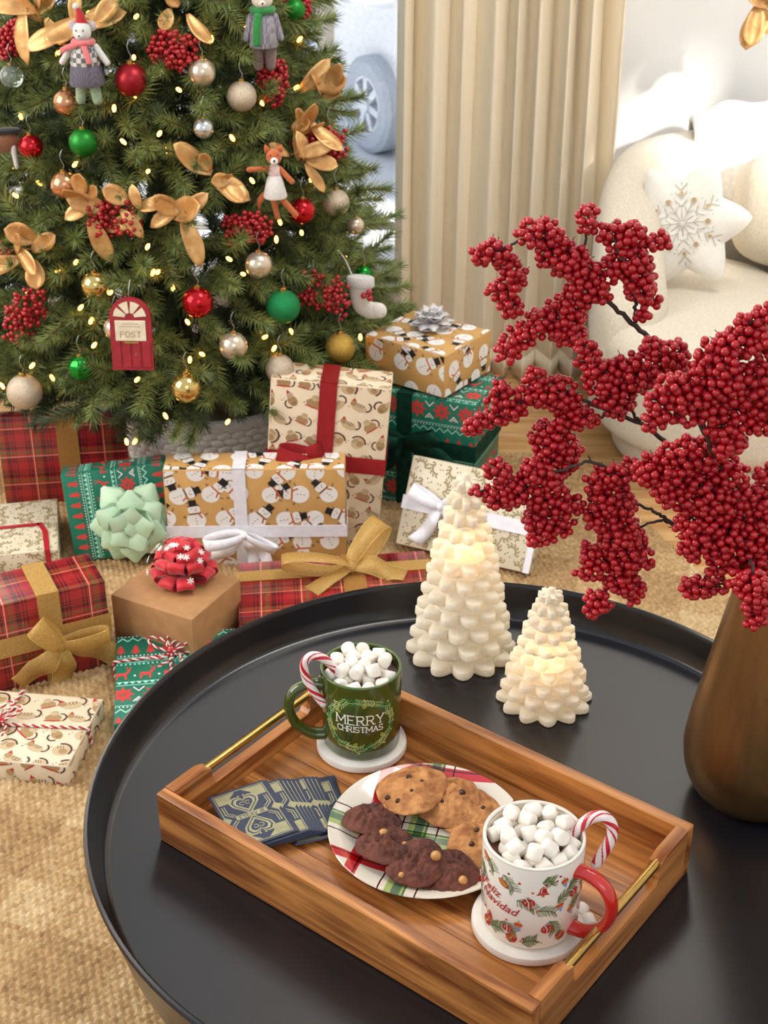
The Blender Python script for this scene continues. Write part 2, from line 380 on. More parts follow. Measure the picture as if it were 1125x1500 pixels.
# ================================================================== outside the window: pavement, road, two parked cars
GZ = -1.32
g = MB().box(-30, 30, YW+1, 60, GZ-.2, GZ).build('ground_outside', pm('pale_pavement', (236, 236, 238), (222, 224, 228), .8, .8), None, 0); struct(g)
def car(name, label, loc, rz, body, tyre, hub):
    c = thing(name, label, 'car', loc, (0, 0, rz))
    side = [(-2.2, .42), (-2.24, .75), (-2.05, .98), (-1.2, 1.06), (-.55, 1.5), (.2, 1.62), (1.3, 1.58), (1.95, 1.15), (2.2, .95), (2.22, .45), (1.9, .32), (-1.9, .32)]
    sm = bez([(x, 0, z) for x, z in side]+[(side[0][0], 0, side[0][1])], 5)[:-1]; P = []
    for k, (yy, s_) in enumerate(((-.9, .90), (-.94, .97), (-.86, 1.0), (0, 1.015), (.86, 1.0), (.94, .97), (.9, .90))):
        P.append([(p.x*s_, yy*(1-.16*max(0, p.z-.95)), .85+(p.z-.85)*s_) for p in sm])
    m = MB().grid(P, wrap=True); n = len(sm); m.f.append(list(range(n))[::-1]); m.f.append([6*n+i for i in range(n)]); m.mi += [0, 0]; m.uv += [None, None]
    m.build('body', body, c, 50)
    MB().slab([[(-.95+.5*k, y, 1.1+.4*k) for y in (-.7, 0, .7)] for k in (0, .5, 1)], .03).build('windscreen', pm('car_glass', (120, 130, 145), rough=.1), c)
    for x in (-1.38, 1.38):
        for y in (-.9, .9):
            wl = MB(); M_ = T(x, y, .34) @ RX(PI/2); wl.lathe([(.2, -.1), (.3, -.11), (.34, -.08), (.34, .08), (.3, .11), (.2, .1)], 28, 0, M_, closed=True)
            t_ = wl.build('wheel', tyre, c)
            h = MB()
            for k in range(7): h.box(-.025, .025, .04, .2, -.1, .1, 0, M_ @ RZ(2*PI*k/7))
            h.lathe([(.06, -.12), (.06, .12)], 16, 0, M_).lathe([(.185, -.1), (.205, -.1), (.205, .1), (.185, .1)], 28, 0, M_, closed=True)
            h.build('hub', hub, t_)
    for y in (-.6, .6): MB().ball((-2.13, y, .78), (.06, .17, .09)).build('headlight', hub, c)
    return c
grey = pm('tyre_grey', (196, 202, 212), rough=.7); hubm = pm('hub_silver', (232, 236, 242), rough=.4, metal=.3)
c1 = at_y(545, 130, 9.5)
car('white_car', 'white car parked nearest outside the window', (1.42, 9.55, GZ), math.radians(-60), pm('car_white', (250, 250, 252), rough=.3, coat=.5), grey, hubm)
car('silver_car', 'pale grey car parked behind the white car outside', (-1.86, 13.6, GZ), math.radians(8), pm('car_silver', (190, 204, 226), rough=.3, metal=.2, coat=.5), pm('tyre_blue_grey', (168, 180, 204), rough=.7), hubm)
# ================================================================== the sofa corner
def sofa():
    boucle = pm('cream_boucle', (220, 209, 190), (205, 193, 171), 220, .95, bump=.7, bscale=700, sheen=.3)
    yaw = math.radians(-8)
    root = thing('sofa', 'rounded cream boucle sofa standing by the curtain', 'sofa', (.405, 2.56, 0), (0, 0, yaw))
    W, D = 1.5, .80
    def rrect(x0, x1, y0, y1, r, n=10):
        out = []
        for cx, cy, a0 in ((x1-r, y0+r, -PI/2), (x1-r, y1-r, 0), (x0+r, y1-r, PI/2), (x0+r, y0+r, PI)):
            for k in range(n+1): a = a0+PI/2*k/n; out.append((cx+r*math.cos(a), cy+r*math.sin(a)))
        return out
    def loaf(name, x0, x1, y0, y1, z0, z1, r, er, dome=0, m=boucle, ntop=5):
        rows = []
        prof = [(er*(1-math.cos(t)), er*(1-math.sin(t))) for t in (PI/2*k/5 for k in range(6))]     # (z offset, inset)
        zs = [(z0+dz, ins) for dz, ins in prof]+[(z1-dz, ins) for dz, ins in prof[::-1]]
        for z, ins in zs: rows.append([(x, y, z) for x, y in rrect(x0+ins, x1-ins, y0+ins, y1-ins, max(.01, r-ins))])
        cxm, cym = (x0+x1)/2, (y0+y1)/2
        for k in range(1, ntop+1):
            f = 1-k/(ntop+.3); rows.append([(cxm+(x-cxm)*f, cym+(y-cym)*f, z1+dome*(1-f*f)) for x, y, _ in rows[len(zs)-1]])
        mb = MB().grid(rows, wrap=True); n = len(rows[0]); L = (len(rows)-1)*n
        mb.f.append([L+i for i in range(n)]); mb.f.append(list(range(n))[::-1]); mb.mi += [0, 0]; mb.uv += [None, None]
        return mb.build(name, m, root, 60)
    loaf('plinth', .06, W-.05, .04, D-.02, .006, .07, .26, .015)
    loaf('body', .0, W, .0, D, .07, .24, .30, .05)
    loaf('seat_cushion', .02, .42, -.03, .60, .235, .345, .19, .05, .015)
    loaf('seat_cushion', .425, 1.42, -.03, .60, .235, .345, .06, .03, .015)
    # the wrapping arm and back: a thick shell along the left side and the back
    path = [(.085, .10), (.068, .24), (.07, .42), (.12, .60), (.26, .71), (.5, .735), (.9, .735), (1.3, .735), (1.46, .72)]
    pts = bez([(x, y, 0) for x, y in path], 6); rows = []
    for i, p in enumerate(pts):
        u = i/(len(pts)-1); tdir = (pts[min(i+1, len(pts)-1)]-pts[max(i-1, 0)]).normalized(); nrm = Vector((-tdir.y, tdir.x, 0))
        top = .33+.26*math.sin(PI/2*min(1, (i+1)/17))
        hw = .075 if i > 2 else .05+.008*i; sec = []
        for k in range(20):
            a = 2*PI*k/20; ca, sa = math.cos(a), math.sin(a)
            ca = math.copysign(abs(ca)**.55, ca); sa = math.copysign(abs(sa)**.55, sa)
            zc, hz = (.2+top)/2, (top-.2)/2
            sec.append(Vector((p.x, p.y, zc))+nrm*(hw*ca)+Vector((0, 0, hz*sa)))
        rows.append(sec)
    mb = MB().grid(rows, wrap=True); n = 20
    mb.f.append(list(range(n))[::-1]); mb.f.append([(len(rows)-1)*n+i for i in range(n)]); mb.mi += [0, 0]; mb.uv += [None, None]
    mb.build('back_and_arm', boucle, root, 70)
    # loose back cushion
    bc = MB()
    M_ = T(.62, .53, .468) @ RX(math.radians(-14))
    P = []
    for i in range(25):
        a = PI*i/24-PI/2
        P.append([M_ @ Vector((math.copysign(abs(math.cos(a)*math.cos(b))**.5, math.cos(a)*math.cos(b))*.33, math.copysign(abs(math.sin(b)*math.cos(a))**.9, math.sin(b)*math.cos(a))*.10, math.copysign(abs(math.sin(a))**.5, math.sin(a))*.135)) for b in (2*PI*k/36 for k in range(36))])
    bc.grid(P, wrap=True).build('back_cushion', boucle, root, 180)
    return root
SOFA = sofa()
def star_pillow():
    c = at_y(1003, 328, 2.85)
    root = thing('star_pillow', 'white star shaped pillow with embroidered snowflake leaning on the sofa', 'pillow', c, (0, 0, 0))
    M_ = RZ(math.radians(-22)) @ RX(math.radians(72)) @ RZ(math.radians(12))
    def rad(t):
        f = abs(((t/(2*PI)*6) % 1)-.5)*2      # 1 at tips
        return .092+.050*f**1.3*(1-.1*f**6)
    def hgt(rho): return .032*max(0, 1-rho**2.2)**.62+.0015
    n, rings = 96, 12
    mb = MB()
    for sg in (1, -1):
        rows = []
        for i in range(rings+1):
            rho = i/rings; rows.append([M_ @ Vector((rad(t)*rho*math.cos(t), rad(t)*rho*math.sin(t), sg*hgt(rho)*(.9 if i else 1))) for t in (2*PI*k/n for k in range(n))])
        mb.grid(rows if sg < 0 else rows, wrap=True)
    mb.build('cover', pm('pillow_cotton', (234, 229, 220), (226, 220, 208), 300, .9, bump=.3, bscale=900, sheen=.3), root, 180)
    pr = Print()
    for k in range(6):
        a = PI/6+k*PI/3
        pr.at(0, 0, a)
        pr.line([(.006, 0), (.075, 0)], .0016, 'g')
        for d in (.03, .045, .06):
            for s_ in (-1, 1): pr.line([(d, 0), (d+.012, s_*.011)], .0014, 'g')
        pr.poly([(.05, 0), (.055, .004), (.06, 0), (.055, -.004)], 'o', 1)
        pr.at(0, 0, a+PI/6); pr.line([(.004, 0), (.04, 0)], .0014, 'g')
        for s_ in (-1, 1): pr.line([(.02, 0), (.03, s_*.008)], .0012, 'g')
        pr.ell(.046, 0, .005, .005, 'o', 1); pr.ell(.046, 0, .0022, .0022, 'g', 2)
        for j in range(4): pr.ell(.028+.009*j, .012, .0012, .0012, 'g', 1, 6); pr.ell(.028+.009*j, -.012, .0012, .0012, 'g', 1, 6)
    em = MB()
    for pts, col, lay in pr.p:
        vs = []
        for x, y in pts:
            t = math.atan2(y, x); rho = min(.99, math.hypot(x, y)*1.12/rad(t)); vs.append(M_ @ Vector((x*1.12, y*1.12, hgt(rho)+.0012+lay*.0004)))
        em.add(vs, [tuple(range(len(vs)))], {'g': 0, 'o': 1}[col])
    em.build('snowflake_embroidery', [pm('silver_thread', (166, 160, 146), rough=.5, metal=.3), pm('gold_thread', (190, 160, 110), rough=.5, metal=.3)], root, 0)
star_pillow()
def throw():
    root = thing('throw_blanket', 'fluffy white throw draped over the sofa back', 'blanket', SOFA.location, (0, 0, SOFA.rotation_euler.z))
    P = []
    for i in range(36):
        s_ = i/35; row = []
        for j in range(60):
            x = .20+j/59*.62
            wob = .016*math.sin(13*x+3*s_)+.010*math.sin(27*x+2+6*s_)+.006*math.sin(51*x)
            a = PI*(s_*1.15-.06); y = .735-math.cos(a)*.105; z = .585+math.sin(a)*.05+(.0 if 0 < a < PI else -.1*abs(a-PI/2)+.1)+wob
            if s_ < .05: z -= .04
            row.append((x, y+.3*wob, z))
        P.append(row)
    MB().slab(P, .014).build('cloth', pm('throw_fluff', (244, 240, 234), (232, 226, 218), 90, .95, bump=.6, bscale=300, sheen=.5), root, 180)
    MB().tube(bez([(.50+.03*k, .64-.003*k, .60+.012*math.sin(k)) for k in range(6)], 4), .006).build('fold', MATS['throw_fluff'], root, 180)
throw()
# ================================================================== christmas tree in a white woven basket
TC = Vector((-.44, 2.80, 0)); TAPEX, TBOT, TR0 = 2.1, .285, .452
def trad(z): return TR0*(TAPEX-z)/(TAPEX-TBOT)
def on_tree(px, py, out=0.0):
    """where the pixel's ray meets the tree's outer cone, moved out by 'out'"""
    d = ray(px, py); best = None; y = 1.9
    while y < 3.1:
        p = CAM+d*(y/d.y); rr = math.hypot(p.x-TC.x, p.y-TC.y)
        if rr <= trad(p.z)+out: best = p; break
        y += .004
    if best is None:                         # ray passes beside the cone: nearest place on the silhouette
        best = min((CAM+d*(y/d.y) for y in (2.3+.01*k for k in range(90))), key=lambda p: math.hypot(p.x-TC.x, p.y-TC.y)-trad(p.z))
    return best
def out_dir(p):
    v = Vector((p.x-TC.x, p.y-TC.y, .12)); return v.normalized()
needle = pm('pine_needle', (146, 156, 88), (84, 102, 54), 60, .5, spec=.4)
needle_dark = pm('pine_needle_shade', (70, 84, 46), (44, 58, 33), 40, .55, spec=.35)  # darker needle copy: shade between the branches put into the colour
twigm = pm('pine_twig', (96, 74, 46), rough=.8)
def sprig_arrays(seed, L=.11, nn=150, nl=.033):
    r = random.Random(seed); V = []; Fs = []; Mi = []
    ctrl = [(0, 0, 0), (L*.5, r.uniform(-.012, .012), r.uniform(-.004, .012)), (L, r.uniform(-.02, .02), r.uniform(-.01, .012))]
    cur = bez(ctrl, 8); m = MB().tube(cur, [.0022]*len(cur), 4); V += [Vector(v) for v in m.v]; Fs += m.f; Mi += [1]*len(m.f)
    for i in range(nn):
        t = .08+.92*(i/nn); k = t*(len(cur)-1); a = min(int(k), len(cur)-2); p = cur[a].lerp(cur[a+1], k-a); tg = (cur[a+1]-cur[a]).normalized()
        o = tg.orthogonal().normalized(); b = tg.cross(o); an = i*2.399+r.uniform(-.3, .3); sp = (o*math.cos(an)+b*math.sin(an))
        fwd = .75+.9*max(0, t-.7)/.3; d = (sp+tg*fwd*r.uniform(.8, 1.2)).normalized(); l = nl*r.uniform(.75, 1.1)*(1-.25*max(0, t-.85)/.15)
        q1 = d.orthogonal().normalized()*.0013; q2 = d.cross(q1).normalized()*.0013; k0 = len(V)
        V += [p+q1, p-q1*.5+q2*.87, p-q1*.5-q2*.87, p+d*l]; Fs += [[k0, k0+1, k0+3], [k0+1, k0+2, k0+3], [k0+2, k0, k0+3]]; Mi += [0]*3
    return V, Fs, Mi
def tree():
    root = thing('christmas_tree', 'green christmas tree with dense soft needles standing in a white basket', 'christmas tree', (TC.x, TC.y, 0))
    MB().tube([(0, 0, .02), (0, 0, 1), (0, 0, 2.35)], [.035, .03, .008], 10).build('trunk', twigm, root, 180)
    variants = [sprig_arrays(s) for s in range(6)]
    vm = []
    for V, Fs, Mi in variants:
        me = bpy.data.meshes.new('sprig'); me.from_pydata(V, [], Fs); me.materials.append(needle); me.materials.append(twigm); me.polygons.foreach_set('material_index', Mi); vm.append(me)
    places = []; r = random.Random(11); tips = []
    def rz():
        while True:
            z = TBOT+(1.5-TBOT)*r.random()
            if r.random() < trad(z)/TR0: return z
    t = 0
    while len(tips) < 760 and t < 60000:                     # outer tips, spaced so that each reads as its own brush
        t += 1; z = rz(); th = r.uniform(-PI, PI); sp = .040 if math.sin(th) < .3 else .075; rr = trad(z)-.075+r.uniform(-.022, .028)
        base = Vector((math.cos(th)*rr, math.sin(th)*rr, z)); dth = r.gauss(0, .38); d = Vector((math.cos(th+dth), math.sin(th+dth), r.gauss(.02, .36))).normalized(); tip = base+d*.09
        if any((tip-q).length < sp for q in tips): continue
        tips.append(tip); places.append((base, d, r.uniform(-PI, PI), r.uniform(.82, 1.12), r.randrange(6), 1.0))
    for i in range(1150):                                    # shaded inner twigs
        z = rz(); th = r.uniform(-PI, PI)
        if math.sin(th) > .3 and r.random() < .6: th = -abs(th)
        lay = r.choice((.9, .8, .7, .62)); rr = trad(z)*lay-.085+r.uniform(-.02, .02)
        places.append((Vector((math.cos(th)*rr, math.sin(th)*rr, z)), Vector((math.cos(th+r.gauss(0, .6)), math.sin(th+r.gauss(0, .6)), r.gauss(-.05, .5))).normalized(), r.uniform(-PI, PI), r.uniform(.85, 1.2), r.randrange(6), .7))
    for i in range(110):                                     # drooping lowest ring
        th = r.uniform(-PI, 0.2); rr = r.uniform(.18, .40); base = Vector((math.cos(th)*rr, math.sin(th)*rr, TBOT+r.uniform(-.02, .03)))
        places.append((base, Vector((math.cos(th)*.8, math.sin(th)*.8, r.uniform(-.45, .0))).normalized(), r.uniform(-PI, PI), r.uniform(.8, 1.1), r.randrange(6), .8))
    for i in range(160):                                     # thin top, out of the frame
        z = 1.55+.5*r.random(); th = r.uniform(-PI, PI); rr = max(0, trad(z)-.09)
        places.append((Vector((math.cos(th)*rr, math.sin(th)*rr, z)), Vector((math.cos(th), math.sin(th), .3)).normalized(), r.uniform(-PI, PI), 1.1, r.randrange(6), .9))
    def mat_of(b, d, roll, s_):
        q = d.to_track_quat('X', 'Z').to_matrix().to_4x4(); return Matrix.Translation(b) @ q @ RX(roll) @ SC(s_, s_, s_)
    camv = CAM-Vector((TC.x, TC.y, 0))
    def score(pl):
        tip = pl[0]+pl[1]*.1
        if tip.z > 1.02: return 99
        return (tip-camv).length + (0 if pl[5] == 1.0 else .4)
    order = sorted(range(len(places)), key=lambda i: score(places[i]))
    for i in order[:300]:
        b, d, ro, s_, k, lay = places[i]; o = link(vm[k], 'sprig', root); o.matrix_local = mat_of(b, d, ro, s_)
    VV = []; FF = []; MM = []; base = 0
    arr = [(np.array([list(v)+[1] for v in V]), np.array([f if len(f) == 4 else f+[-1] for f in Fs]) if False else Fs, np.array(Mi)) for V, Fs, Mi in variants]
    tri = []
    for V, Fs, Mi in variants:
        t = []; mi = []
        for f, m in zip(Fs, Mi):
            for q in range(1, len(f)-1): t.append((f[0], f[q], f[q+1])); mi.append(m)
        tri.append((np.array(t), np.array(mi)))
    for i in order[300:]:
        b, d, ro, s_, k, lay = places[i]; M_ = np.array(mat_of(b, d, ro, s_)); v = (arr[k][0] @ M_.T)[:, :3]
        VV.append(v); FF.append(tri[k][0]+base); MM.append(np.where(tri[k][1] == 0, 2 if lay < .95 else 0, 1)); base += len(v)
    VV = np.concatenate(VV).astype(np.float32); FF = np.concatenate(FF).astype(np.int32); MM = np.concatenate(MM).astype(np.int32)
    me = bpy.data.meshes.new('needle_mass'); me.vertices.add(len(VV)); me.vertices.foreach_set('co', VV.ravel()); me.loops.add(FF.size); me.loops.foreach_set('vertex_index', FF.ravel())
    me.polygons.add(len(FF)); me.polygons.foreach_set('loop_start', (np.arange(len(FF))*3).astype(np.int32)); me.polygons.foreach_set('material_index', MM)
    for m in (needle, twigm, needle_dark): me.materials.append(m)
    me.update(calc_edges=True); o = link(me, 'needle_mass', root); o['kind'] = 'stuff'
tree()
def basket():
    root = thing('tree_basket', 'white woven wicker basket around the foot of the tree', 'basket', (TC.x+.07, TC.y, 0))
    wm = pm('white_wicker', (250, 246, 240), (232, 226, 216), 90, .8, bump=.4); R0, R1, H = .185, .21, .15
    MB().lathe([(0, .004), (R0-.012, .004), (R1-.014, H-.01), (R1-.02, H-.01), (R0-.03, .012), (0, .012)], 48).build('liner', pm('basket_liner', (150, 130, 110)), root)
    rows = 9; n = 44; back = MB()
    sm = MB().ball((0, 0, 0), (.0185, .006, .0095), 8, 5); strand = bpy.data.meshes.new('wicker_strand'); strand.from_pydata(sm.v, [], sm.f); strand.materials.append(wm); strand.shade_smooth()
    for i in range(rows):
        z = .012+(H-.02)*i/(rows-1); R = R0+(R1-R0)*i/(rows-1)
        for k in range(n):
            a = 2*PI*(k+.5*(i % 2))/n; c = Vector((R*math.cos(a), R*math.sin(a), z)); tang = Vector((-math.sin(a), math.cos(a), .22*(1 if i % 2 else -1))).normalized()
            M_ = Matrix.Translation(c) @ tang.to_track_quat('X', 'Z').to_matrix().to_4x4()
            if math.sin(a) < .05: o = link(strand, 'wicker_strand', root); o.matrix_local = M_
            else: back.ball((0, 0, 0), (.0185, .006, .0095), 8, 5, 0, M_)
    o = back.build('wicker_back', wm, root, 180); o['kind'] = 'stuff'
    MB().lathe([(R1-.012, H-.008), (R1+.006, H-.008), (R1+.008, H), (R1+.004, H+.008), (R1-.01, H+.008), (R1-.014, H)], 48, closed=True).build('rim', wm, root)
basket()

# ------------------------------------------------------------------ glass balls
gold_cap = pm('ornament_cap_gold', (205, 170, 95), rough=.25, metal=1); silver = pm('hook_wire', (200, 200, 200), rough=.3, metal=1)
BALL = {
 'red_matte': pm('ball_red_matte', (150, 20, 32), (140, 16, 28), 20, .38, metal=.55),
 'red_shiny': pm('ball_red_shiny', (190, 28, 36), (180, 20, 30), 20, .1, metal=.75),
 'green_matte': pm('ball_green_matte', (22, 128, 36), (18, 110, 30), 20, .4, metal=.5),
 'green_shiny': pm('ball_green_shiny', (28, 140, 48), (20, 120, 40), 20, .1, metal=.7),
 'green_glitter': pm('ball_green_glitter', (30, 160, 90), (14, 105, 58), 900, .35, metal=.6, bump=.8, bscale=900),
 'champagne': pm('ball_champagne', (216, 200, 176), (206, 188, 162), 20, .22, metal=.7),
 'champagne_glitter': pm('ball_champagne_glitter', (222, 206, 184), (176, 156, 132), 800, .35, metal=.6, bump=.8, bscale=800),
 'copper': pm('ball_copper', (206, 150, 108), (196, 138, 96), 20, .18, metal=.8),
 'gold': pm('ball_gold', (218, 188, 118), (208, 176, 100), 20, .09, metal=.9),
 'gold_glitter': pm('ball_gold_glitter', (214, 176, 84), (170, 130, 50), 800, .35, metal=.6, bump=.8, bscale=800),
 'glass': pm('ball_clear_glass', (235, 245, 238), (225, 240, 230), 20, .03, trans=.9),
 'silver': pm('ball_silver', (214, 214, 210), (200, 200, 198), 20, .15, metal=.8),
}
proto_ball = MB().ball((0, 0, 0), 1, 32, 20)
flute = MB(); P_ = []
for i in range(21):
    a = PI*i/20-PI/2; P_.append([(math.cos(a)*math.cos(b)*(1-.09*abs(math.sin(4*b))), math.cos(a)*math.sin(b)*(1-.09*abs(math.sin(4*b))), math.sin(a)) for b in (2*PI*k/64 for k in range(64))])
flute.grid(P_, wrap=True)
def ornament(px, py, rpx, kind, label, out=.035, shape=None, place=None):
    p = place or on_tree(px, py, out); dep = (p-CAM).dot(Vector((0, CP, -SP))); r_ = rpx*dep/F
    root = thing('ball_ornament', label, 'ornament', p-Vector((0, 0, r_)), group='balls on the christmas tree')
    src = flute if shape else proto_ball
    m = MB(); m.v = [(x*r_, y*r_, z*r_+r_) for x, y, z in src.v]; m.f = src.f; m.mi = src.mi; m.uv = src.uv
    m.build('ball', BALL[kind], root, 180)
    MB().lathe([(r_*.2, 1.94*r_), (r_*.2, 2.16*r_), (r_*.15, 2.2*r_), (.0005, 2.2*r_)], 14).build('cap', gold_cap, root)
    h = 2.2*r_; MB().tube(bez([(0, 0, h-.002), (.003, 0, h+.006), (0, 0, h+.012), (-.002, 0, h+.022), (.002, .004, h+.032), (.004, .012, h+.03)], 4), .0006, 5).build('hook', silver, root, 180)
for a in [
 (192, 117, 24, 'red_matte', 'large matte dark red ball beside the felt mouse'),
 (296, 106, 20, 'champagne', 'pale champagne ball right of the red berry pick near the top'),
 (354, 141, 22, 'champagne_glitter', 'speckled champagne ball below the felt bear'),
 (98, 150, 20, 'copper', 'copper ball at the feet of the felt mouse'),
 (122, 209, 21, 'green_matte', 'matte bright green ball under the felt mouse'),
 (45, 215, 18, 'red_shiny', 'shiny red ball beside the felt reindeer'),
 (94, 271, 20, 'copper', 'copper ball just above the gold leaves at left'),
 (17, 112, 17, 'glass', 'clear glass ball at the left edge of the tree'),
 (482, 210, 21, 'red_matte', 'matte red ball behind berries against the window'),
 (443, 309, 19, 'red_shiny', 'shiny red ball below the felt fox'),
 (492, 297, 20, 'champagne_glitter', 'pinkish champagne ball near the window sill side'),
 (290, 443, 23, 'red_shiny', 'shiny red ball hanging in the middle beneath gold leaves'),
 (139, 418, 20, 'gold', 'shiny gold ball above the red door ornament'),
 (379, 388, 20, 'champagne', 'champagne ball above the green glitter ball'),
 (415, 449, 25, 'green_glitter', 'green glitter ball low on the right of the tree'),
 (342, 507, 21, 'champagne', 'champagne ball between the red door and the gold glitter ball'),
 (498, 509, 22, 'gold_glitter', 'gold glitter ball lowest at the right'),
 (410, 540, 21, 'champagne_glitter', 'champagne glitter ball just above the tall kitten gift'),
 (273, 568, 23, 'gold', 'shiny gold ball lowest in the middle above the basket'),
 (36, 574, 26, 'champagne_glitter', 'big champagne glitter ball above the plaid gift at left'),
 (170, 481, 18, 'champagne', 'champagne ball half hidden behind the red door ornament'),
 (533, 401, 13, 'green_shiny', 'small shiny green ball above the white stocking'),
 (432, 14, 16, 'green_matte', 'dark green ball at the top beside the felt bear'),
 (521, 330, 13, 'champagne', 'small pale ball at the tree edge near the sill'),
 (298, 188, 15, 'silver', 'silver ball deep between branches above the gold leaves'),
]: ornament(*a)
ornament(118, 539, 19, 'green_shiny', 'fluted shiny green ball left below the red door', shape=1)

# ------------------------------------------------------------------ red berry picks, gold leaf sprays
ico = None
def ico_mesh(name, r_, sub, mats):
    bm = bmesh.new(); bmesh.ops.create_icosphere(bm, subdivisions=sub, radius=r_); me = bpy.data.meshes.new(name); bm.to_mesh(me); bm.free()
    me.materials.append(mats); me.shade_smooth(); return me
red_berry = pm('red_berry', (178, 14, 26), (150, 8, 20), 60, .32, coat=.3)
pick_mesh = ico_mesh('berry', .0048, 2, red_berry)
def berry_pick(px, py, rpx, label, n=120, seed=0):
    p = on_tree(px, py, .03); r = random.Random(seed+px); root = thing('berry_pick', label, 'berry pick', p, group='red berry picks on the tree')
    dep = (p-CAM).dot(Vector((0, CP, -SP))); R = rpx*dep/F; od = out_dir(p); ax = Vector((r.uniform(-1, 1), 0, r.uniform(-.6, .6))).normalized()
    MB().tube([-od*.06, Vector((0, 0, 0)), ax*R*.4], .0014, 5).build('stem', twigm, root, 180); pts = []
    tries = 0
    while len(pts) < n and tries < 4000:
        tries += 1; q = Vector((r.gauss(0, 1), r.gauss(0, 1), r.gauss(0, 1))).normalized()*R*r.random()**.5
        q = q+ax*q.dot(ax)*.5+Vector((0, 0, 1))*abs(q.dot(ax))*r.choice((-.5, .2)); q.y *= .6
        if all((q-o).length > .0070 for o in pts): pts.append(q)
    for q in pts: link(pick_mesh, 'berry', root, q)
for i, a in enumerate([(255, 72, 27, 'red berry pick near the top centre of the tree'), (400, 117, 22, 'red berry pick under the felt bear'), (468, 212, 28, 'red berry pick by the window beside a red ball'),
    (165, 319, 29, 'red berry pick among the gold leaves at centre left'), (363, 334, 24, 'red berry pick above the champagne ball at centre right'), (36, 457, 30, 'red berry pick at left above the big champagne ball'),
    (478, 431, 30, 'red berry pick left of the white stocking'), (4, 372, 17, 'red berry pick cut by the left edge among gold leaves'), (20, 55, 20, 'red berry pick at the upper left edge'), (432, 2, 16, 'red berry pick at the top right of the tree')]): berry_pick(*a, seed=i)
goldm = pm('gold_leaf', (222, 178, 116), (190, 138, 80), 30, .36, metal=.35, bump=.3, bscale=200)
def leaf_mesh(L, W, curl, name='leaf', m=goldm):
    P = []
    for i in range(9):
        t = i/8; wd = W*math.sin(PI*min(1, t*.95+.05))**.62*(1 if t < 1 else .25)*(.7+.45*t)+.0006
        P.append([(L*t, wd*s_, curl*L*t*t-abs(s_)*wd*.35*(-1)) for s_ in (-1, -.5, 0, .5, 1)])
    me = MB().slab(P, .0012); me2 = bpy.data.meshes.new(name); me2.from_pydata(me.v, [], me.f); me2.materials.append(m); me2.shade_smooth(); return me2
leafm = [leaf_mesh(.088, .021, c) for c in (-.25, .15, .4)]+[leaf_mesh(.066, .021, .2), leaf_mesh(.10, .018, -.3)]
def leaf_spray(px, py, label, dirs, sc=1.0, seed=0, place=None, cat='leaf spray', group='gold leaf sprays on the tree'):
    p = place or on_tree(px, py, .03); r = random.Random(seed); root = thing('gold_leaf_spray', label, cat, p, group=group)
    od = out_dir(p) if place is None else Vector((0, -1, .1))
    MB().tube([-od*.05, Vector((0, 0, 0)), od*.012], .0014, 5).build('stem', goldm, root, 180)
    for k, (ang, ln) in enumerate(dirs):               # directions as seen from the room side, degrees
        a = math.radians(ang); d = (Vector((math.cos(a), 0, math.sin(a)))+od*r.uniform(.1, .5)).normalized()
        nrm = (od+Vector((r.uniform(-.5, .5), 0, r.uniform(-.2, .5)))).normalized(); y = nrm.cross(d).normalized(); z = d.cross(y)
        M_ = Matrix((d, y, z)).transposed().to_4x4(); s_ = sc*ln; o = link(leafm[r.randrange(5)], 'leaf', root); o.matrix_local = Matrix.Translation(od*.008*k/len(dirs)+d*.004+Vector((r.uniform(-.026, .026), 0, r.uniform(-.016, .016)))) @ M_ @ SC(s_, s_*1.1, s_)
for i, a in enumerate([
 (330, 262, 'gold leaf spray left of the felt fox', [(155, .95), (125, .6), (-60, .95), (-35, .8), (190, .6), (60, .4)]),
 (262, 304, 'gold leaf spray hanging in the tree centre', [(10, 1.0), (170, .8), (-70, .9), (215, .7), (140, .6), (35, .6)]),
 (196, 305, 'gold leaf spray beside the centre left berries', [(160, .8), (200, .7), (20, .6), (-50, .6), (110, .5)]),
 (140, 300, 'upright gold leaf spray at left', [(75, .75), (120, .7), (165, .8), (210, .6), (35, .5), (-70, .9)]),
 (45, 365, 'gold leaf spray at the left edge above red berries', [(160, .9), (200, .9), (120, .6), (-80, .8), (-40, .7), (30, .7), (60, .5)]),
 (62, 22, 'gold leaf spray in the upper left corner', [(135, .9), (170, .8), (100, .8), (30, .6), (-90, .9), (-60, .6), (60, .7)]),
 (130, 28, 'gold leaf spray behind the felt mouse', [(20, .9), (45, .7), (200, .9), (230, .9), (80, .6)]),
 (255, 3, 'gold leaf spray cut by the top edge', [(-70, .7), (-110, .6), (20, .5), (150, .5)]),
 (455, 132, 'gold leaf spray pointing at the window', [(10, .95), (50, .8), (75, .7), (110, .5), (-20, .4)]),
 (432, 190, 'gold leaf spray above the felt fox', [(85, .8), (60, .6), (-60, .8), (-100, .7), (15, .6), (150, .5)]),
 (430, 225, 'gold leaf spray behind the felt fox', [(-20, .7), (20, .7), (110, .6), (160, .5), (-75, .7)])]):
    leaf_spray(*a, seed=i*5+1)
gp = at_y(1118, 6, 3.30)
leaf_spray(0, 0, 'gold leaf garland hanging on the white wall at the upper right', [(-95, .9), (-60, .8), (-130, .7), (-100, 1.1), (160, .6), (20, .8), (-40, .7)], 1.0, 4, gp, 'garland', None)

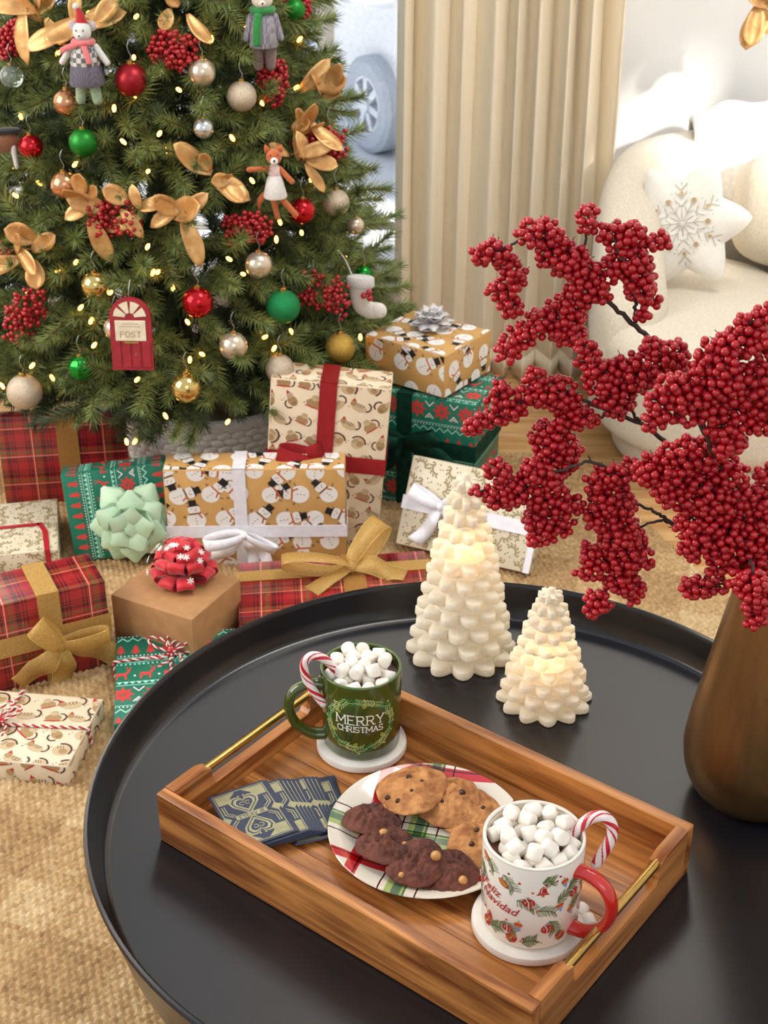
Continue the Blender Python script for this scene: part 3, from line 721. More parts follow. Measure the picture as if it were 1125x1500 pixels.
# ------------------------------------------------------------------ warm fairy lights
bulbm = pm('warm_bulb', (255, 214, 140), rough=.3, emit=(255, 170, 70), estr=13)
def fairy_lights():
    root = thing('fairy_lights', 'string of warm white fairy lights wound through the tree', 'string lights', (TC.x, TC.y, .3))
    bm_ = MB().ball((0, 0, .004), (.0035, .0035, .0068), 8, 6).build('bulb', bulbm, root, 180); me = bm_.data; bpy.data.objects.remove(bm_)
    pts = [(128, 24), (198, 26), (83, 80), (280, 41), (196, 86), (264, 133), (200, 143), (167, 162), (31, 173), (108, 243), (60, 270), (25, 288), (183, 210), (232, 198), (244, 223), (216, 252), (357, 44), (281, 39), (437, 60), (432, 130), (385, 153), (342, 205), (371, 267), (460, 192), (455, 265), (411, 328), (442, 343), (405, 354), (338, 381), (358, 402), (110, 386), (215, 364), (253, 424), (276, 474), (116, 453), (132, 473), (38, 427), (84, 404), (86, 403), (223, 402), (230, 400), (136, 508), (220, 509), (199, 558), (45, 538), (78, 556), (5, 568), (428, 488), (386, 495), (507, 375), (535, 545), (244, 612), (332, 620), (186, 650), (196, 649), (278, 530), (298, 520), (160, 430), (20, 250), (310, 60), (400, 513), (528, 497)]
    r = random.Random(5); wire = []
    for i, (px, py) in enumerate(pts):
        p = on_tree(px, py, .012)-root.location; o = link(me, 'bulb', root, p, (r.uniform(-.9, .9), r.uniform(-.9, .9), 0)); (wire.append(p) if py < 560 else None)
    wire.sort(key=lambda q: (round(q.z*7), math.atan2(q.y, q.x)*(1 if int(round(q.z*7)) % 2 else -1)))
    cur = []
    for a, b in zip(wire, wire[1:]):
        m_ = (a+b)/2; rr = math.hypot(m_.x, m_.y) or 1; m_ = Vector((m_.x*.86, m_.y*.86, m_.z-.02)); cur += [a*.97, m_]
    MB().tube(bez(cur, 4), .0011, 4).build('wire', pm('green_wire', (40, 58, 36)), root, 180)
fairy_lights()

# ------------------------------------------------------------------ felt figures and the other hanging ornaments
def felt(name, c, c2=None): return pm('felt_'+name, c, c2, 300, .95, bump=.5, bscale=600, sheen=.3)
def knit(name, a, b, su, sv):
    if 'knit_'+name in MATS: return MATS['knit_'+name]
    s = NT('knit_'+name); tc = s.n('ShaderNodeTexCoord'); ck = s.n('ShaderNodeTexChecker'); mp = s.n('ShaderNodeMapping'); mp.inputs['Scale'].default_value = (su, su, sv); s.l(tc.outputs['Object'], mp.inputs[0]); s.l(mp.outputs[0], ck.inputs[0])
    ck.inputs['Scale'].default_value = 1; ck.inputs[1].default_value = (*srgb(a), 1); ck.inputs[2].default_value = (*srgb(b), 1); s.l(ck.outputs[0], s.b.inputs['Base Color']); s.b.inputs['Roughness'].default_value = .95
    MATS['knit_'+name] = s.m; return s.m
def limb(a, b, r0, r1, n=6, bend=(0, 0, 0)):
    a, b = Vector(a), Vector(b); mid = (a+b)/2+Vector(bend); c = bez([a, mid, b], n); k = len(c); rr = [r0+(r1-r0)*i/(k-1) for i in range(k)]
    m = MB().tube(c, rr, 10); m.ball(b, r1*1.02, 10, 6); m.ball(a, r0, 10, 6); return m
white_f = felt('white', (214, 212, 206)); black_f = felt('black', (26, 24, 24)); red_f = felt('red', (176, 30, 36))
def mouse():
    p = on_tree(131, 150, .05)
    K = .00120
    root = thing('felt_mouse', 'grey felt mouse with santa hat pink scarf and knitted skirt', 'ornament', p, (0, 0, -.1), group='felt figures on the tree')
    MB().lathe([(.001, 24*K), (24*K, 25*K), (25*K, 27*K), (21*K, 52*K), (19*K, 54*K)], 24).build('skirt', knit('skirt', (104, 98, 108), (82, 78, 90), 500, 90), root)
    MB().lathe([(20*K, 50*K), (21*K, 56*K), (18*K, 70*K), (12*K, 80*K), (5*K, 84*K)], 24).build('sweater', knit('sweater', (190, 186, 180), (96, 98, 96), 120, 130), root)
    for s_ in (-1, 1):
        limb((s_*9*K, 0, 28*K), (s_*12*K, 0, 4*K), 8*K, 7*K).build('leg', felt('sage', (150, 170, 140), (130, 150, 122)), root, 180)
        limb((s_*17*K, 0, 76*K), (s_*32*K, -3*K, 56*K), 5*K, 4.5*K).build('arm', white_f, root, 180)
        MB().ball((s_*14*K, 2*K, 104*K), (6*K, 2*K, 7*K)).build('ear', felt('ear_grey', (190, 176, 176)), root, 180)
    h = MB().ball((0, -2*K, 97*K), (13*K, 12*K, 14*K)).ball((0, -13*K, 93*K), (5*K, 5*K, 4*K)); h.build('head', white_f, root, 180)
    e = MB().ball((-5*K, -13*K, 100*K), 1.2*K, 8, 6).ball((5*K, -13*K, 100*K), 1.2*K, 8, 6).ball((0, -18*K, 94*K), 1.3*K, 8, 6); e.build('face', black_f, root, 180)
    MB().tube(bez([(0, 0, 107*K), (-1*K, 0, 118*K), (-4*K, 0, 128*K)], 4), [9*K, 8*K, 7.5*K, 7*K, 6*K, 5*K, 4*K, 3*K, 2*K], 12).build('hat', red_f, root, 180)
    MB().ball((-6*K, 0, 130*K), 4.5*K).build('pompom', white_f, root, 180)
    sc = felt('pink', (214, 120, 120), (196, 100, 104)); t = MB(); t.tube([(13*K*math.cos(a), 12*K*math.sin(a)-1*K, 83*K) for a in (2*PI*k/20 for k in range(20))], 4.5*K, 8, closed=True); t.build('scarf', sc, root, 180)
    for q in ([(-4*K, -14*K, 82*K), (-18*K, -14*K, 78*K), (-30*K, -12*K, 72*K)], [(4*K, -14*K, 80*K), (9*K, -19*K, 68*K), (12*K, -20*K, 57*K)]): MB().strip(bez(q, 4), (0, .2, 1) if q[0][0] < 0 else (1, .2, 0), 8*K, .004).build('scarf_end', sc, root, 180)
mouse()
def bear():
    p = on_tree(388, 104, .05); K = .00122
    root = thing('felt_bear', 'felt bear with green scarf and grey coat at the top right', 'ornament', p, (0, 0, .1), group='felt figures on the tree')
    MB().lathe([(20*K, 34*K), (21*K, 36*K), (19*K, 60*K), (15*K, 76*K), (7*K, 84*K)], 24).build('coat', knit('coat', (150, 146, 152), (118, 114, 124), 300, 60), root)
    for s_ in (-1, 1):
        limb((s_*9*K, 0, 36*K), (s_*9*K, 0, 8*K), 9*K, 7*K).build('leg', felt('brown_grey', (122, 104, 98), (104, 90, 86)), root, 180)
        limb((s_*16*K, 0, 74*K), (s_*24*K, -3*K, 46*K), 6*K, 5*K).build('arm', MATS['knit_coat'], root, 180)
        MB().ball((s_*10*K, 2*K, 110*K), (5*K, 3*K, 5*K)).build('ear', felt('tan', (206, 178, 150)), root, 180)
    MB().ball((0, -2*K, 98*K), (15*K, 13*K, 13*K)).ball((0, -14*K, 94*K), (5*K, 5*K, 4*K)).build('head', felt('cream', (222, 212, 196)), root, 180)
    MB().ball((-6*K, -14*K, 101*K), 1.3*K, 8, 6).ball((6*K, -14*K, 101*K), 1.3*K, 8, 6).ball((0, -19*K, 95*K), 1.6*K, 8, 6).build('face', black_f, root, 180)
    gs = felt('green', (44, 138, 62), (34, 116, 52)); MB().tube([(14*K*math.cos(a), 13*K*math.sin(a), 84*K) for a in (2*PI*k/20 for k in range(20))], 5*K, 8, closed=True).build('scarf', gs, root, 180)
    MB().strip(bez([(-6*K, -15*K, 82*K), (-9*K, -20*K, 62*K), (-10*K, -21*K, 38*K)], 4), (1, .1, 0), 11*K, .004).build('scarf_end', gs, root, 180)
bear()
def fox():
    p = on_tree(404, 306, .055); K = .00125
    root = thing('felt_fox', 'orange felt fox in a white dress with arms spread', 'ornament', p, (0, 0, .1), group='felt figures on the tree')
    of = felt('orange', (198, 106, 56), (178, 90, 44))
    MB().lathe([(1*K, 16*K), (16*K, 17*K), (17*K, 19*K), (11*K, 44*K), (8*K, 50*K)], 24).build('dress', felt('dress', (226, 222, 216)), root)
    MB().lathe([(7.5*K, 46*K), (9*K, 50*K), (8*K, 60*K), (4*K, 64*K)], 18).build('bodice', felt('rose', (220, 190, 184)), root)
    limb((-4*K, 0, 20*K), (2*K, 0, -12*K), 4.5*K, 4*K).build('leg', of, root, 180); limb((4*K, 0, 20*K), (28*K, -3*K, -8*K), 4.5*K, 4*K).build('leg', of, root, 180)
    limb((-7*K, 0, 58*K), (-36*K, -2*K, 58*K), 4*K, 3.5*K).build('arm', of, root, 180); limb((7*K, 0, 58*K), (24*K, -4*K, 40*K), 4*K, 3.8*K).build('arm', of, root, 180)
    hd = MB(); hd.ball((0, -1*K, 75*K), (11*K, 10*K, 11*K)); hd.build('head', of, root, 180)
    MB().ball((0, -10*K, 71*K), (5.5*K, 7*K, 5.5*K)).build('muzzle', felt('muzzle', (232, 226, 216)), root, 180)
    MB().ball((0, -17*K, 73*K), 1.8*K, 8, 6).ball((-5*K, -10*K, 79*K), 1.1*K, 8, 6).ball((5*K, -10*K, 79*K), 1.1*K, 8, 6).build('face', black_f, root, 180)
    for s_ in (-1, 1): MB().lathe([(5*K, 0), (3.4*K, 6*K), (.3*K, 11*K)], 10, 0, T(s_*8*K, 0, 82*K) @ RY(s_*.35) @ SC(1, .5, 1)).build('ear', of, root, 180)
    MB().tube(bez([(-10*K, 6*K, 24*K), (-22*K, 2*K, 12*K), (-24*K, 0, 2*K)], 4), [3*K, 4*K, 5*K, 5*K, 5*K, 4*K, 3*K, 2*K, 1*K], 8).build('tail', of, root, 180)
fox()
def reindeer():
    p = on_tree(8, 236, .05); K = .0013
    root = thing('felt_reindeer', 'brown felt reindeer with dark antlers cut by the left edge', 'ornament', p, (0, 0, .3), group='felt figures on the tree')
    bf = felt('brown', (134, 88, 56), (116, 74, 46)); m = MB().ball((0, 0, 26*K), (22*K, 11*K, 15*K)); m.ball((-20*K, 0, 40*K), (8*K, 7*K, 12*K)); m.build('body', bf, root, 180)
    for x in (-12, 12):
        for y in (-5, 5): limb((x*K, y*K, 20*K), (x*K*1.15, y*K, -8*K), 4*K, 3*K).build('leg', white_f, root, 180)
    MB().ball((-26*K, -2*K, 54*K), (10*K, 8*K, 8*K)).build('head', bf, root, 180)
    MB().ball((4*K, 0, 40*K), (24*K, 11*K, 5*K)).build('saddle', black_f, root, 180)
    for s_ in (-1, 1): MB().tube(bez([(-24*K, s_*3*K, 60*K), (-20*K, s_*7*K, 68*K), (-22*K, s_*8*K, 76*K)], 4), 1.4*K, 6).build('antler', black_f, root, 180)
    limb((20*K, 0, 36*K), (28*K, 0, 46*K), 3*K, 1.5*K).build('tail', black_f, root, 180)
reindeer()
STROKES = {'P': [[(0, 0), (0, 1), (.5, 1), (.62, .85), (.62, .65), (.5, .5), (0, .5)]], 'O': [[(.2, 0), (0, .25), (0, .75), (.2, 1), (.5, 1), (.7, .75), (.7, .25), (.5, 0), (.2, 0)]],
 'S': [[(.6, .85), (.45, 1), (.15, 1), (0, .85), (0, .65), (.15, .53), (.45, .47), (.6, .35), (.6, .15), (.45, 0), (.15, 0), (0, .15)]], 'T': [[(.35, 0), (.35, 1)], [(0, 1), (.7, 1)]],
 'M': [[(0, 0), (0, 1), (.45, .25), (.9, 1), (.9, 0)]], 'E': [[(.6, 0), (0, 0), (0, 1), (.6, 1)], [(0, .52), (.45, .52)]], 'R': [[(0, 0), (0, 1), (.48, 1), (.6, .85), (.6, .65), (.48, .5), (0, .5)], [(.3, .5), (.66, 0)]],
 'Y': [[(.35, 0), (.35, .45), (0, 1)], [(.35, .45), (.7, 1)]], 'C': [[(.65, .82), (.5, 1), (.2, 1), (0, .75), (0, .25), (.2, 0), (.5, 0), (.65, .18)]], 'H': [[(0, 0), (0, 1)], [(.65, 0), (.65, 1)], [(0, .52), (.65, .52)]],
 'I': [[(.1, 0), (.1, 1)]], 'A': [[(0, 0), (.37, 1), (.74, 0)], [(.14, .36), (.6, .36)]], 'V': [[(0, 1), (.35, 0), (.7, 1)]], 'X': [[(0, 0), (.65, 1)], [(0, 1), (.65, 0)]], ' ': []}
SERIF = {'M': [(0, 0), (.9, 0), (0, 1), (.9, 1)], 'E': [(0, 0), (0, 1)], 'R': [(0, 0), (0, 1), (.66, 0)], 'Y': [(.35, 0), (0, 1), (.7, 1)], 'H': [(0, 0), (0, 1), (.65, 0), (.65, 1)], 'I': [(.1, 0), (.1, 1)], 'T': [(.35, 0)], 'A': [(0, 0), (.74, 0)], 'P': [(0, 0)]}
def letters(pr, text, x, y, h, wd, col, lay=0, gap=.28, center=True):
    wid = {c: max([q[0] for st in STROKES[c] for q in st], default=.35) for c in set(text)}
    tot = sum((wid[c]+gap)*h for c in text)-gap*h; X = x-tot/2 if center else x
    for c in text:
        for st in STROKES[c]:
            for a, b in zip(st, st[1:]):
                n = 3
                pr.line([(X+(a[0]+(b[0]-a[0])*k/n)*h, y+(a[1]+(b[1]-a[1])*k/n)*h) for k in range(n+1)], wd, col, lay)
        for sx, sy in SERIF.get(c, []): pr.line([(X+(sx-.13)*h, y+sy*h), (X+sx*h, y+sy*h), (X+(sx+.13)*h, y+sy*h)], wd*.7, col, lay)
        X += (wid[c]+gap)*h
def door_ornament():
    K = .00146; p = on_tree(196, 541, .055); root = thing('door_ornament', 'red arched wooden door ornament with a cream post sign', 'ornament', p, (math.radians(-6), 0, -.03))
    W, H = 50*K, 90*K
    arch = [(-W/2, 0), (W/2, 0), (W/2, H*.72)]+[(W/2*math.cos(a), H*.72+H*.28*math.sin(a)) for a in (PI*k/14 for k in range(1, 14))]+[(-W/2, H*.72)]
    m = MB(); n = len(arch); t = .009; m.add([(x, -t/2, z) for x, z in arch]+[(x, t/2, z) for x, z in arch], [tuple(range(n)), tuple(range(2*n-1, n-1, -1))]+[(i, i+n, (i+1) % n+n, (i+1) % n) for i in range(n)])
    rd = pm('door_red', (158, 30, 44), (140, 24, 36), 60, .5); m.build('door_panel', rd, root, 0)
    yf = -t/2-.0015
    for k in range(4): MB().rbox(W*.19, .002, H*.36, .0006, 1, (-W*.36+W*.24*k, yf+.0008, H*.22)).build('board', rd, root, 0)
    MB().rbox(W*.74, .002, H*.28, .0006, 1, (0, yf+.0006, H*.55)).build('sign', pm('door_sign', (222, 210, 184), (208, 194, 166), 80, .7), root, 0)
    pr = Print(); letters(pr, 'POST', W*.37, H*.055, H*.075, .0012, 'k', gap=.35); pr.line([(W*.12, H*.20), (W*.62, H*.20)], .0009, 'k'); pr.line([(W*.16, H*.235), (W*.58, H*.235)], .0009, 'k')
    mm = MB(); pr.stamp(mm, W*.74, H*.28, (-W*.37, yf-.0004, H*.41), (1, 0, 0), (0, 0, 1), {'k': 0}); mm.build('lettering', flat('sign_ink', (150, 130, 100)), root, 0)
    for k in range(4):
        a0, a1 = PI*(k+.12)/4, PI*(k+.88)/4; q = [(W*.12*math.cos(a0), W*.12*math.sin(a0)), (W*.4*math.cos(a0), H*.22*math.sin(a0)), (W*.4*math.cos((a0+a1)/2), H*.22*math.sin((a0+a1)/2)), (W*.4*math.cos(a1), H*.22*math.sin(a1)), (W*.12*math.cos(a1), W*.12*math.sin(a1))]
        MB().add([(x, yf, H*.73+z) for x, z in q]+[(x, yf+.001, H*.73+z) for x, z in q], [(0, 1, 2, 3, 4)]+[(i, i+5, (i+1) % 5+5, (i+1) % 5) for i in range(5)]).build('fan_pane', MATS['door_sign'], root, 0)
    MB().rbox(W*.36, .004, H*.025, .001, 1, (0, yf, H*.385)).build('letter_slot', gold_cap, root, 0)
    MB().tube(bez([(0, 0, H), (0, 0, H+.012), (.003, .006, H+.03)], 4), .0007, 5).build('hook', silver, root, 180)
door_ornament()
def stocking():
    K = .0015; p = on_tree(533, 462, .05); root = thing('stocking_ornament', 'small white felt stocking with red berries hanging at the right of the tree', 'ornament', p, (0, 0, -.2))
    path = bez([(-4*K, 0, 46*K), (-4*K, 0, 26*K), (-1*K, 0, 13*K), (9*K, -1*K, 8*K), (20*K, -2*K, 9*K)], 5); rr = [15*K-4.5*K*i/(len(path)-1) for i in range(len(path))]
    m = MB().tube(path, rr, 14); m.v = [(x, y*.45, z) for x, y, z in m.v]; m.ball(path[-1], (rr[-1], rr[-1]*.45, rr[-1])); m.build('sock', felt('stocking', (230, 224, 214), (218, 210, 198)), root, 180)
    MB().lathe([(16*K, 38*K), (18*K, 40*K), (18*K, 50*K), (16*K, 52*K)], 20, 0, T(-4*K, 0, 0) @ SC(1, .5, 1)).build('cuff', white_f, root)
    for q in ((2, -9, 30), (9, -9, 35), (10, -9, 27)): MB().ball((q[0]*K, q[1]*K, q[2]*K), 4*K, 10, 8).build('berry', red_berry, root, 180)
    MB().tube(bez([(-14*K, 0, 50*K), (-24*K, 2*K, 72*K), (-38*K, 6*K, 86*K)], 5), .0014, 6).build('loop', white_f, root, 180)
stocking()
# ================================================================== wrapped gifts
def plaid(name, sc=1.0):
    if name in MATS: return MATS[name]
    s = NT(name); uv = s.n('ShaderNodeUVMap'); sep = s.n('ShaderNodeSeparateXYZ'); s.l(uv.outputs[0], sep.inputs[0])
    R_, D_, G_, W_ = srgb((164, 34, 42)), srgb((50, 20, 24)), srgb((100, 90, 40)), srgb((222, 176, 140))
    def warp(o, per, ph):
        f = s.math('FRACT', s.math('ADD', s.math('MULTIPLY', o, 1/(per*sc)), ph))
        st = [(0, R_), (.06, D_), (.10, R_), (.14, D_), (.18, R_), (.30, R_), (.34, G_), (.40, G_), (.44, R_), (.50, D_), (.58, D_), (.62, R_), (.66, D_), (.70, R_), (.74, D_), (.78, R_), (.9, R_)]
        c = s.ramp(f, st, 'CONSTANT'); lines = s.math('LESS_THAN', s.math('ABSOLUTE', s.math('SUBTRACT', f, .25)), .012); lines2 = s.math('LESS_THAN', s.math('ABSOLUTE', s.math('SUBTRACT', f, .86)), .010)
        return c, lines
    a, la = warp(sep.outputs[0], .070, .1); b, lb = warp(sep.outputs[1], .062, .42)
    c = s.mix(.5, a, b); c = s.mix(s.math('MULTIPLY', la, .75), c, W_); c = s.mix(s.math('MULTIPLY', lb, .7), c, W_)
    s.l(c, s.b.inputs['Base Color']); s.b.inputs['Roughness'].default_value = .28; s.b.inputs['Coat Weight'].default_value = .25
    MATS[name] = s.m; return s.m
paper_kraftgold = pm('paper_gold_kraft', (205, 160, 98), (198, 152, 90), 30, .42)
paper_cream = pm('paper_cream', (230, 212, 184), (222, 204, 174), 30, .5)
paper_leaf = pm('paper_ivory', (222, 210, 184), (214, 202, 174), 30, .4)
paper_green = pm('paper_nordic_green', (16, 112, 88), (14, 104, 80), 30, .4)
paper_brown = pm('paper_brown_kraft', (176, 130, 84), (166, 120, 76), 50, .6, bump=.15, bscale=80)
INK = {'white': flat('white', (236, 232, 226)), 'black': flat('black', (26, 24, 24)), 'brown': flat('brown', (122, 84, 44)), 'red': flat('red', (186, 34, 40)), 'orange': flat('orange', (196, 100, 50)),
 'taupe': flat('taupe', (166, 134, 92)), 'taupe2': flat('taupe_pale', (196, 172, 136)), 'dark': flat('dark', (82, 48, 34)), 'mint': flat('mint', (160, 220, 198)), 'olive': flat('olive', (150, 128, 84)), 'coral': flat('coral', (206, 62, 58))}
def ink_index(keys): return {k: i+1 for i, k in enumerate(keys)}, [INK[k] for k in keys]
SNOW = ('white', 'black', 'brown', 'orange'); KIT = ('taupe', 'taupe2', 'dark', 'red'); LEAF = ('olive', 'dark'); NORD = ('mint', 'coral', 'white')
def snow_print(W, H, seed):
    r = random.Random(seed); pr = Print(); st = .055
    for i in range(-1, int(W/st)+2):
        for j in range(-1, int(H/st)+2):
            pr.at((i+.5*(j % 2))*st+r.uniform(-.004, .004), j*st*.92+r.uniform(-.004, .004), r.uniform(-PI, PI), r.uniform(.95, 1.06))
            pr.line([(-.012, .004), (-.022, .010)], .0018, 'brown'); pr.line([(.012, .004), (.022, .011)], .0018, 'brown'); pr.line([(-.019, .008), (-.019, .0125)], .0013, 'brown')
            pr.ell(0, 0, .0175, .0175, 'white', 0, 20); pr.ell(0, .0215, .0115, .0110, 'white', 1, 18)
            pr.line([(-.010, .0135), (.010, .0135)], .0034, r.choice(('brown', 'orange')), 2); pr.line([(.006, .0135), (.011, .004)], .003, 'orange', 2)
            pr.rect(-.0105, .0285, .0105, .0308, 'black', 2); pr.rect(-.0068, .0305, .0068, .0415, 'black', 2)
            for q in (-.004, .004): pr.ell(q, .0235, .0010, .0010, 'black', 3, 6)
            pr.poly([(0, .0215), (.0060, .0200), (0, .0195)], 'orange', 3)
            for q in (.004, -.002, -.008): pr.ell(0, q, .0011, .0011, 'black', 2, 6)
    return pr
def kitty_print(W, H, seed):
    r = random.Random(seed); pr = Print(); st = .041
    for i in range(-1, int(W/st)+2):
        for j in range(-1, int(H/st)+2):
            k = r.randrange(4); pr.at((i+.5*(j % 2))*st+r.uniform(-.003, .003), j*st*.9+r.uniform(-.003, .003), r.uniform(-.9, .9), r.uniform(.9, 1.1))
            if k == 0:                        # sitting cat with santa hat
                pr.ell(0, -.002, .009, .012, 'taupe'); pr.ell(.002, .011, .0068, .006, 'taupe2', 1); pr.poly([(-.002, .016), (.006, .016), (.004, .024)], 'red', 2); pr.arc(-.008, -.004, .009, 1.8, 4.6, .0028, 'dark', 1)
                for q in (-.003, 0, .003): pr.line([(q, -.010), (q, -.005)], .0009, 'dark', 1)
            elif k == 1:                      # curled cat
                pr.ell(0, 0, .0135, .0115, 'taupe2'); pr.ell(.003, -.003, .0068, .0056, 'taupe', 1); pr.arc(0, 0, .0145, -.6, 1.8, .003, 'dark', 1)
                for q in (-.006, -.002, .002): pr.line([(q, .004), (q-.001, .009)], .0011, 'dark', 1)
            elif k == 2:                      # lying cat
                pr.ell(0, 0, .015, .0085, 'taupe2'); pr.ell(-.013, .005, .0064, .0056, 'taupe', 1); pr.arc(.012, .006, .009, -1.2, 1.4, .0028, 'dark', 1); pr.poly([(-.018, .009), (-.010, .0105), (-.016, .016)], 'red', 2)
                for q in (-.004, .001, .006): pr.line([(q, .002), (q+.001, .008)], .0012, 'dark', 1)
            else:                             # cat in a box of ribbon
                pr.ell(0, -.003, .0125, .009, 'taupe'); pr.ell(0, .008, .0066, .006, 'taupe2', 1); pr.line([(-.012, -.010), (.012, -.010)], .0022, 'red', 1); pr.arc(.010, -.002, .009, -1.0, 1.6, .0024, 'dark', 1)
            for s_ in (-1, 1): pr.ell(s_*.002+.001, .010 if k in (0, 3) else .001, .0008, .0008, 'dark', 3, 6)
            pr.at((i+.5*(j % 2)+.5)*st, j*st*.9); pr.ell(0, 0, .0014, .0014, 'red', 0, 6); pr.ell(.004, .004, .001, .001, 'dark', 0, 6)
    return pr
def leaf_print(W, H, seed):
    r = random.Random(seed); pr = Print(); st = .034
    for i in range(-1, int(W/st)+2):
        for j in range(-1, int(H/st)+2):
            pr.at((i+.5*(j % 2))*st, j*st*.9, r.uniform(-PI, PI))
            pr.arc(0, 0, .012, .2, 3.0, .0008, 'olive', 0, 6)
            for q in range(6):
                a = .3+q*.5
                for s_ in (.0095, .0150): pr.ell(s_*math.cos(a), s_*math.sin(a), .0034, .0014, 'olive', 0, 7, a+(.9 if s_ > .012 else -.9))
            for q in range(3): pr.ell(.006*math.cos(q*2), -.008+.003*math.sin(q*2), .0013, .0013, 'dark', 0, 6)
    return pr
def nordic_print(W, H, seed=0, v0=0.0):
    pr = Print(); v = -v0; k = 0
    def tri_row(y, h, st, col, up=1):
        for i in range(int(W/st)+2): pr.poly([(i*st, y if up > 0 else y+h), (i*st+st, y if up > 0 else y+h), (i*st+st/2, y+h if up > 0 else y)], col)
    def dots(y, st, rr, col):
        for i in range(int(W/st)+2): pr.ell(i*st, y, rr, rr, col, 0, 6)
    while v < H:
        pr.at(0, 0)
        dots(v+.003, .0052, .0014, 'mint'); pr.rect(0, v+.0058, W, v+.0070, 'mint'); tri_row(v+.0085, .0055, .0075, 'mint'); pr.rect(0, v+.0150, W, v+.0160, 'mint'); dots(v+.0190, .0045, .0011, 'white')
        v += .022
        for i in range(int(W/.0175)+2):         # row of little trees
            x = i*.0175+.004
            for q in range(3): pr.poly([(x-.0062+.0012*q, v+.003+.0045*q), (x+.0062-.0012*q, v+.003+.0045*q), (x, v+.0095+.0045*q)], 'coral')
            pr.rect(x-.0011, v, x+.0011, v+.003, 'coral')
        v += .0235
        zz = [(i*.006, v+.002+(.006 if i % 2 else 0)) for i in range(int(W/.006)+2)]; pr.line(zz, .0017, 'mint'); dots(v+.0115, .0045, .0011, 'white'); pr.rect(0, v+.0135, W, v+.0145, 'mint')
        v += .0180
        for i in range(int(W/.036)+2):          # poinsettias and chevrons
            x = i*.036+.008; y = v+.0155
            for q in range(8): pr.at(x, y, q*PI/4); pr.poly([(.0012, 0), (.007, .0030), (.0145, 0), (.007, -.0030)], 'coral')
            pr.at(x+.018, v+.003); pr.line([(-.006, 0), (0, .007), (.006, 0)], .0014, 'white'); pr.line([(-.003, 0), (0, .0035), (.003, 0)], .0012, 'white')
            pr.at(x+.018, v+.028); pr.line([(-.006, 0), (0, -.007), (.006, 0)], .0014, 'white')
        pr.at(0, 0); v += .0315
        pr.rect(0, v, W, v+.0011, 'mint'); tri_row(v+.002, .005, .0075, 'mint', -1); v += .0095
        for i in range(int(W/.028)+2):          # reindeer
            x = i*.028+.006; pr.at(x, v+.002); pr.rect(-.007, .006, .006, .0115, 'coral'); pr.rect(-.007, 0, -.0045, .006, 'coral'); pr.rect(.0035, 0, .006, .006, 'coral'); pr.poly([(.004, .0115), (.008, .018), (.011, .0165), (.0065, .0095)], 'coral'); pr.line([(.007, .018), (.005, .0225)], .0012, 'coral'); pr.line([(.009, .018), (.0105, .0225)], .0012, 'coral'); pr.ell(.015, .006, .0016, .0016, 'white', 0, 6)
        pr.at(0, 0); v += .0265
    return pr
def scaled(fn, k, *a):
    def go(W, H, s):
        p = fn(W/k, H/k, s, *a); p.p = [([(x*k, y*k) for x, y in q], c, l) for q, c, l in p.p]; return p
    return go
def gift(label, xyz, rot, whd, paper, printer=None, inks=(), seed=1, swap=False, uvs=1.0):
    w, d, h = whd; yaw, tx, ry = (math.radians(a) for a in rot)
    R3 = (RZ(yaw) @ RX(tx) @ RY(ry)); base = Vector(xyz)-R3.to_3x3() @ Vector((0, 0, h/2))
    root = thing('gift', label, 'gift', base, (tx, ry, yaw), 'gifts under the tree', 'YXZ')
    mb = MB().rbox(w, d, h, .0028, 2, (0, 0, h/2))
    mb.uv = []
    for f in mb.f:                                       # plan each face's sheet in metres
        P = [Vector(mb.v[i]) for i in f]; n = (P[1]-P[0]).cross(P[2]-P[0]); ax = max(range(3), key=lambda i: abs(n[i]))
        mb.uv.append([((p.x, p.z) if ax == 1 else (p.x, p.y+h) if ax == 2 else (p.y+w, p.z)) for p in P])
    idx, ms = ink_index(inks)
    if printer:
        e = .002
        for (W, H, org, ax, ay, sd) in ((w, h, (-w/2, -d/2, 0), (1, 0, 0), (0, 0, 1), 0), (w, d, (-w/2, -d/2, h), (1, 0, 0), (0, 1, 0), 1), (d, h, (w/2, -d/2, 0), (0, 1, 0), (0, 0, 1), 2), (d, h, (-w/2, d/2, 0), (0, -1, 0), (0, 0, 1), 3)):
            o = Vector(org)+Vector(ax)*e+Vector(ay)*e; W -= 2*e; H -= 2*e
            if swap: printer(H, W, seed+sd).stamp(mb, H, W, o+Vector(ax)*W, ay, -Vector(ax), idx)
            else: printer(W, H, seed+sd).stamp(mb, W, H, o, ax, ay, idx)
    mb.build('wrapping_paper', [paper]+ms, root, 40)
    if printer is None and paper is paper_brown:
        fl = MB(); fl.strip([(w/2+.0006, -d*.42, h*.5), (w/2+.0010, 0, h*.5), (w/2+.0006, d*.42, h*.5)], (0, 0, 1), h*.25, .0004); fl.build('end_flap', paper, root, 0)
    return root, w, d, h
def band_v(root, w, d, h, x, bw, m, t=.0011, name='ribbon'):
    """ribbon round the gift over front, top and back"""
    e = .0012; mb = MB()
    mb.box(x-bw/2, x+bw/2, -d/2-e-t, -d/2-e, 0, h+e+t).box(x-bw/2, x+bw/2, d/2+e, d/2+e+t, 0, h+e+t).box(x-bw/2, x+bw/2, -d/2-e-t, d/2+e+t, h+e, h+e+t)
    return mb.build(name, m, root, 0)
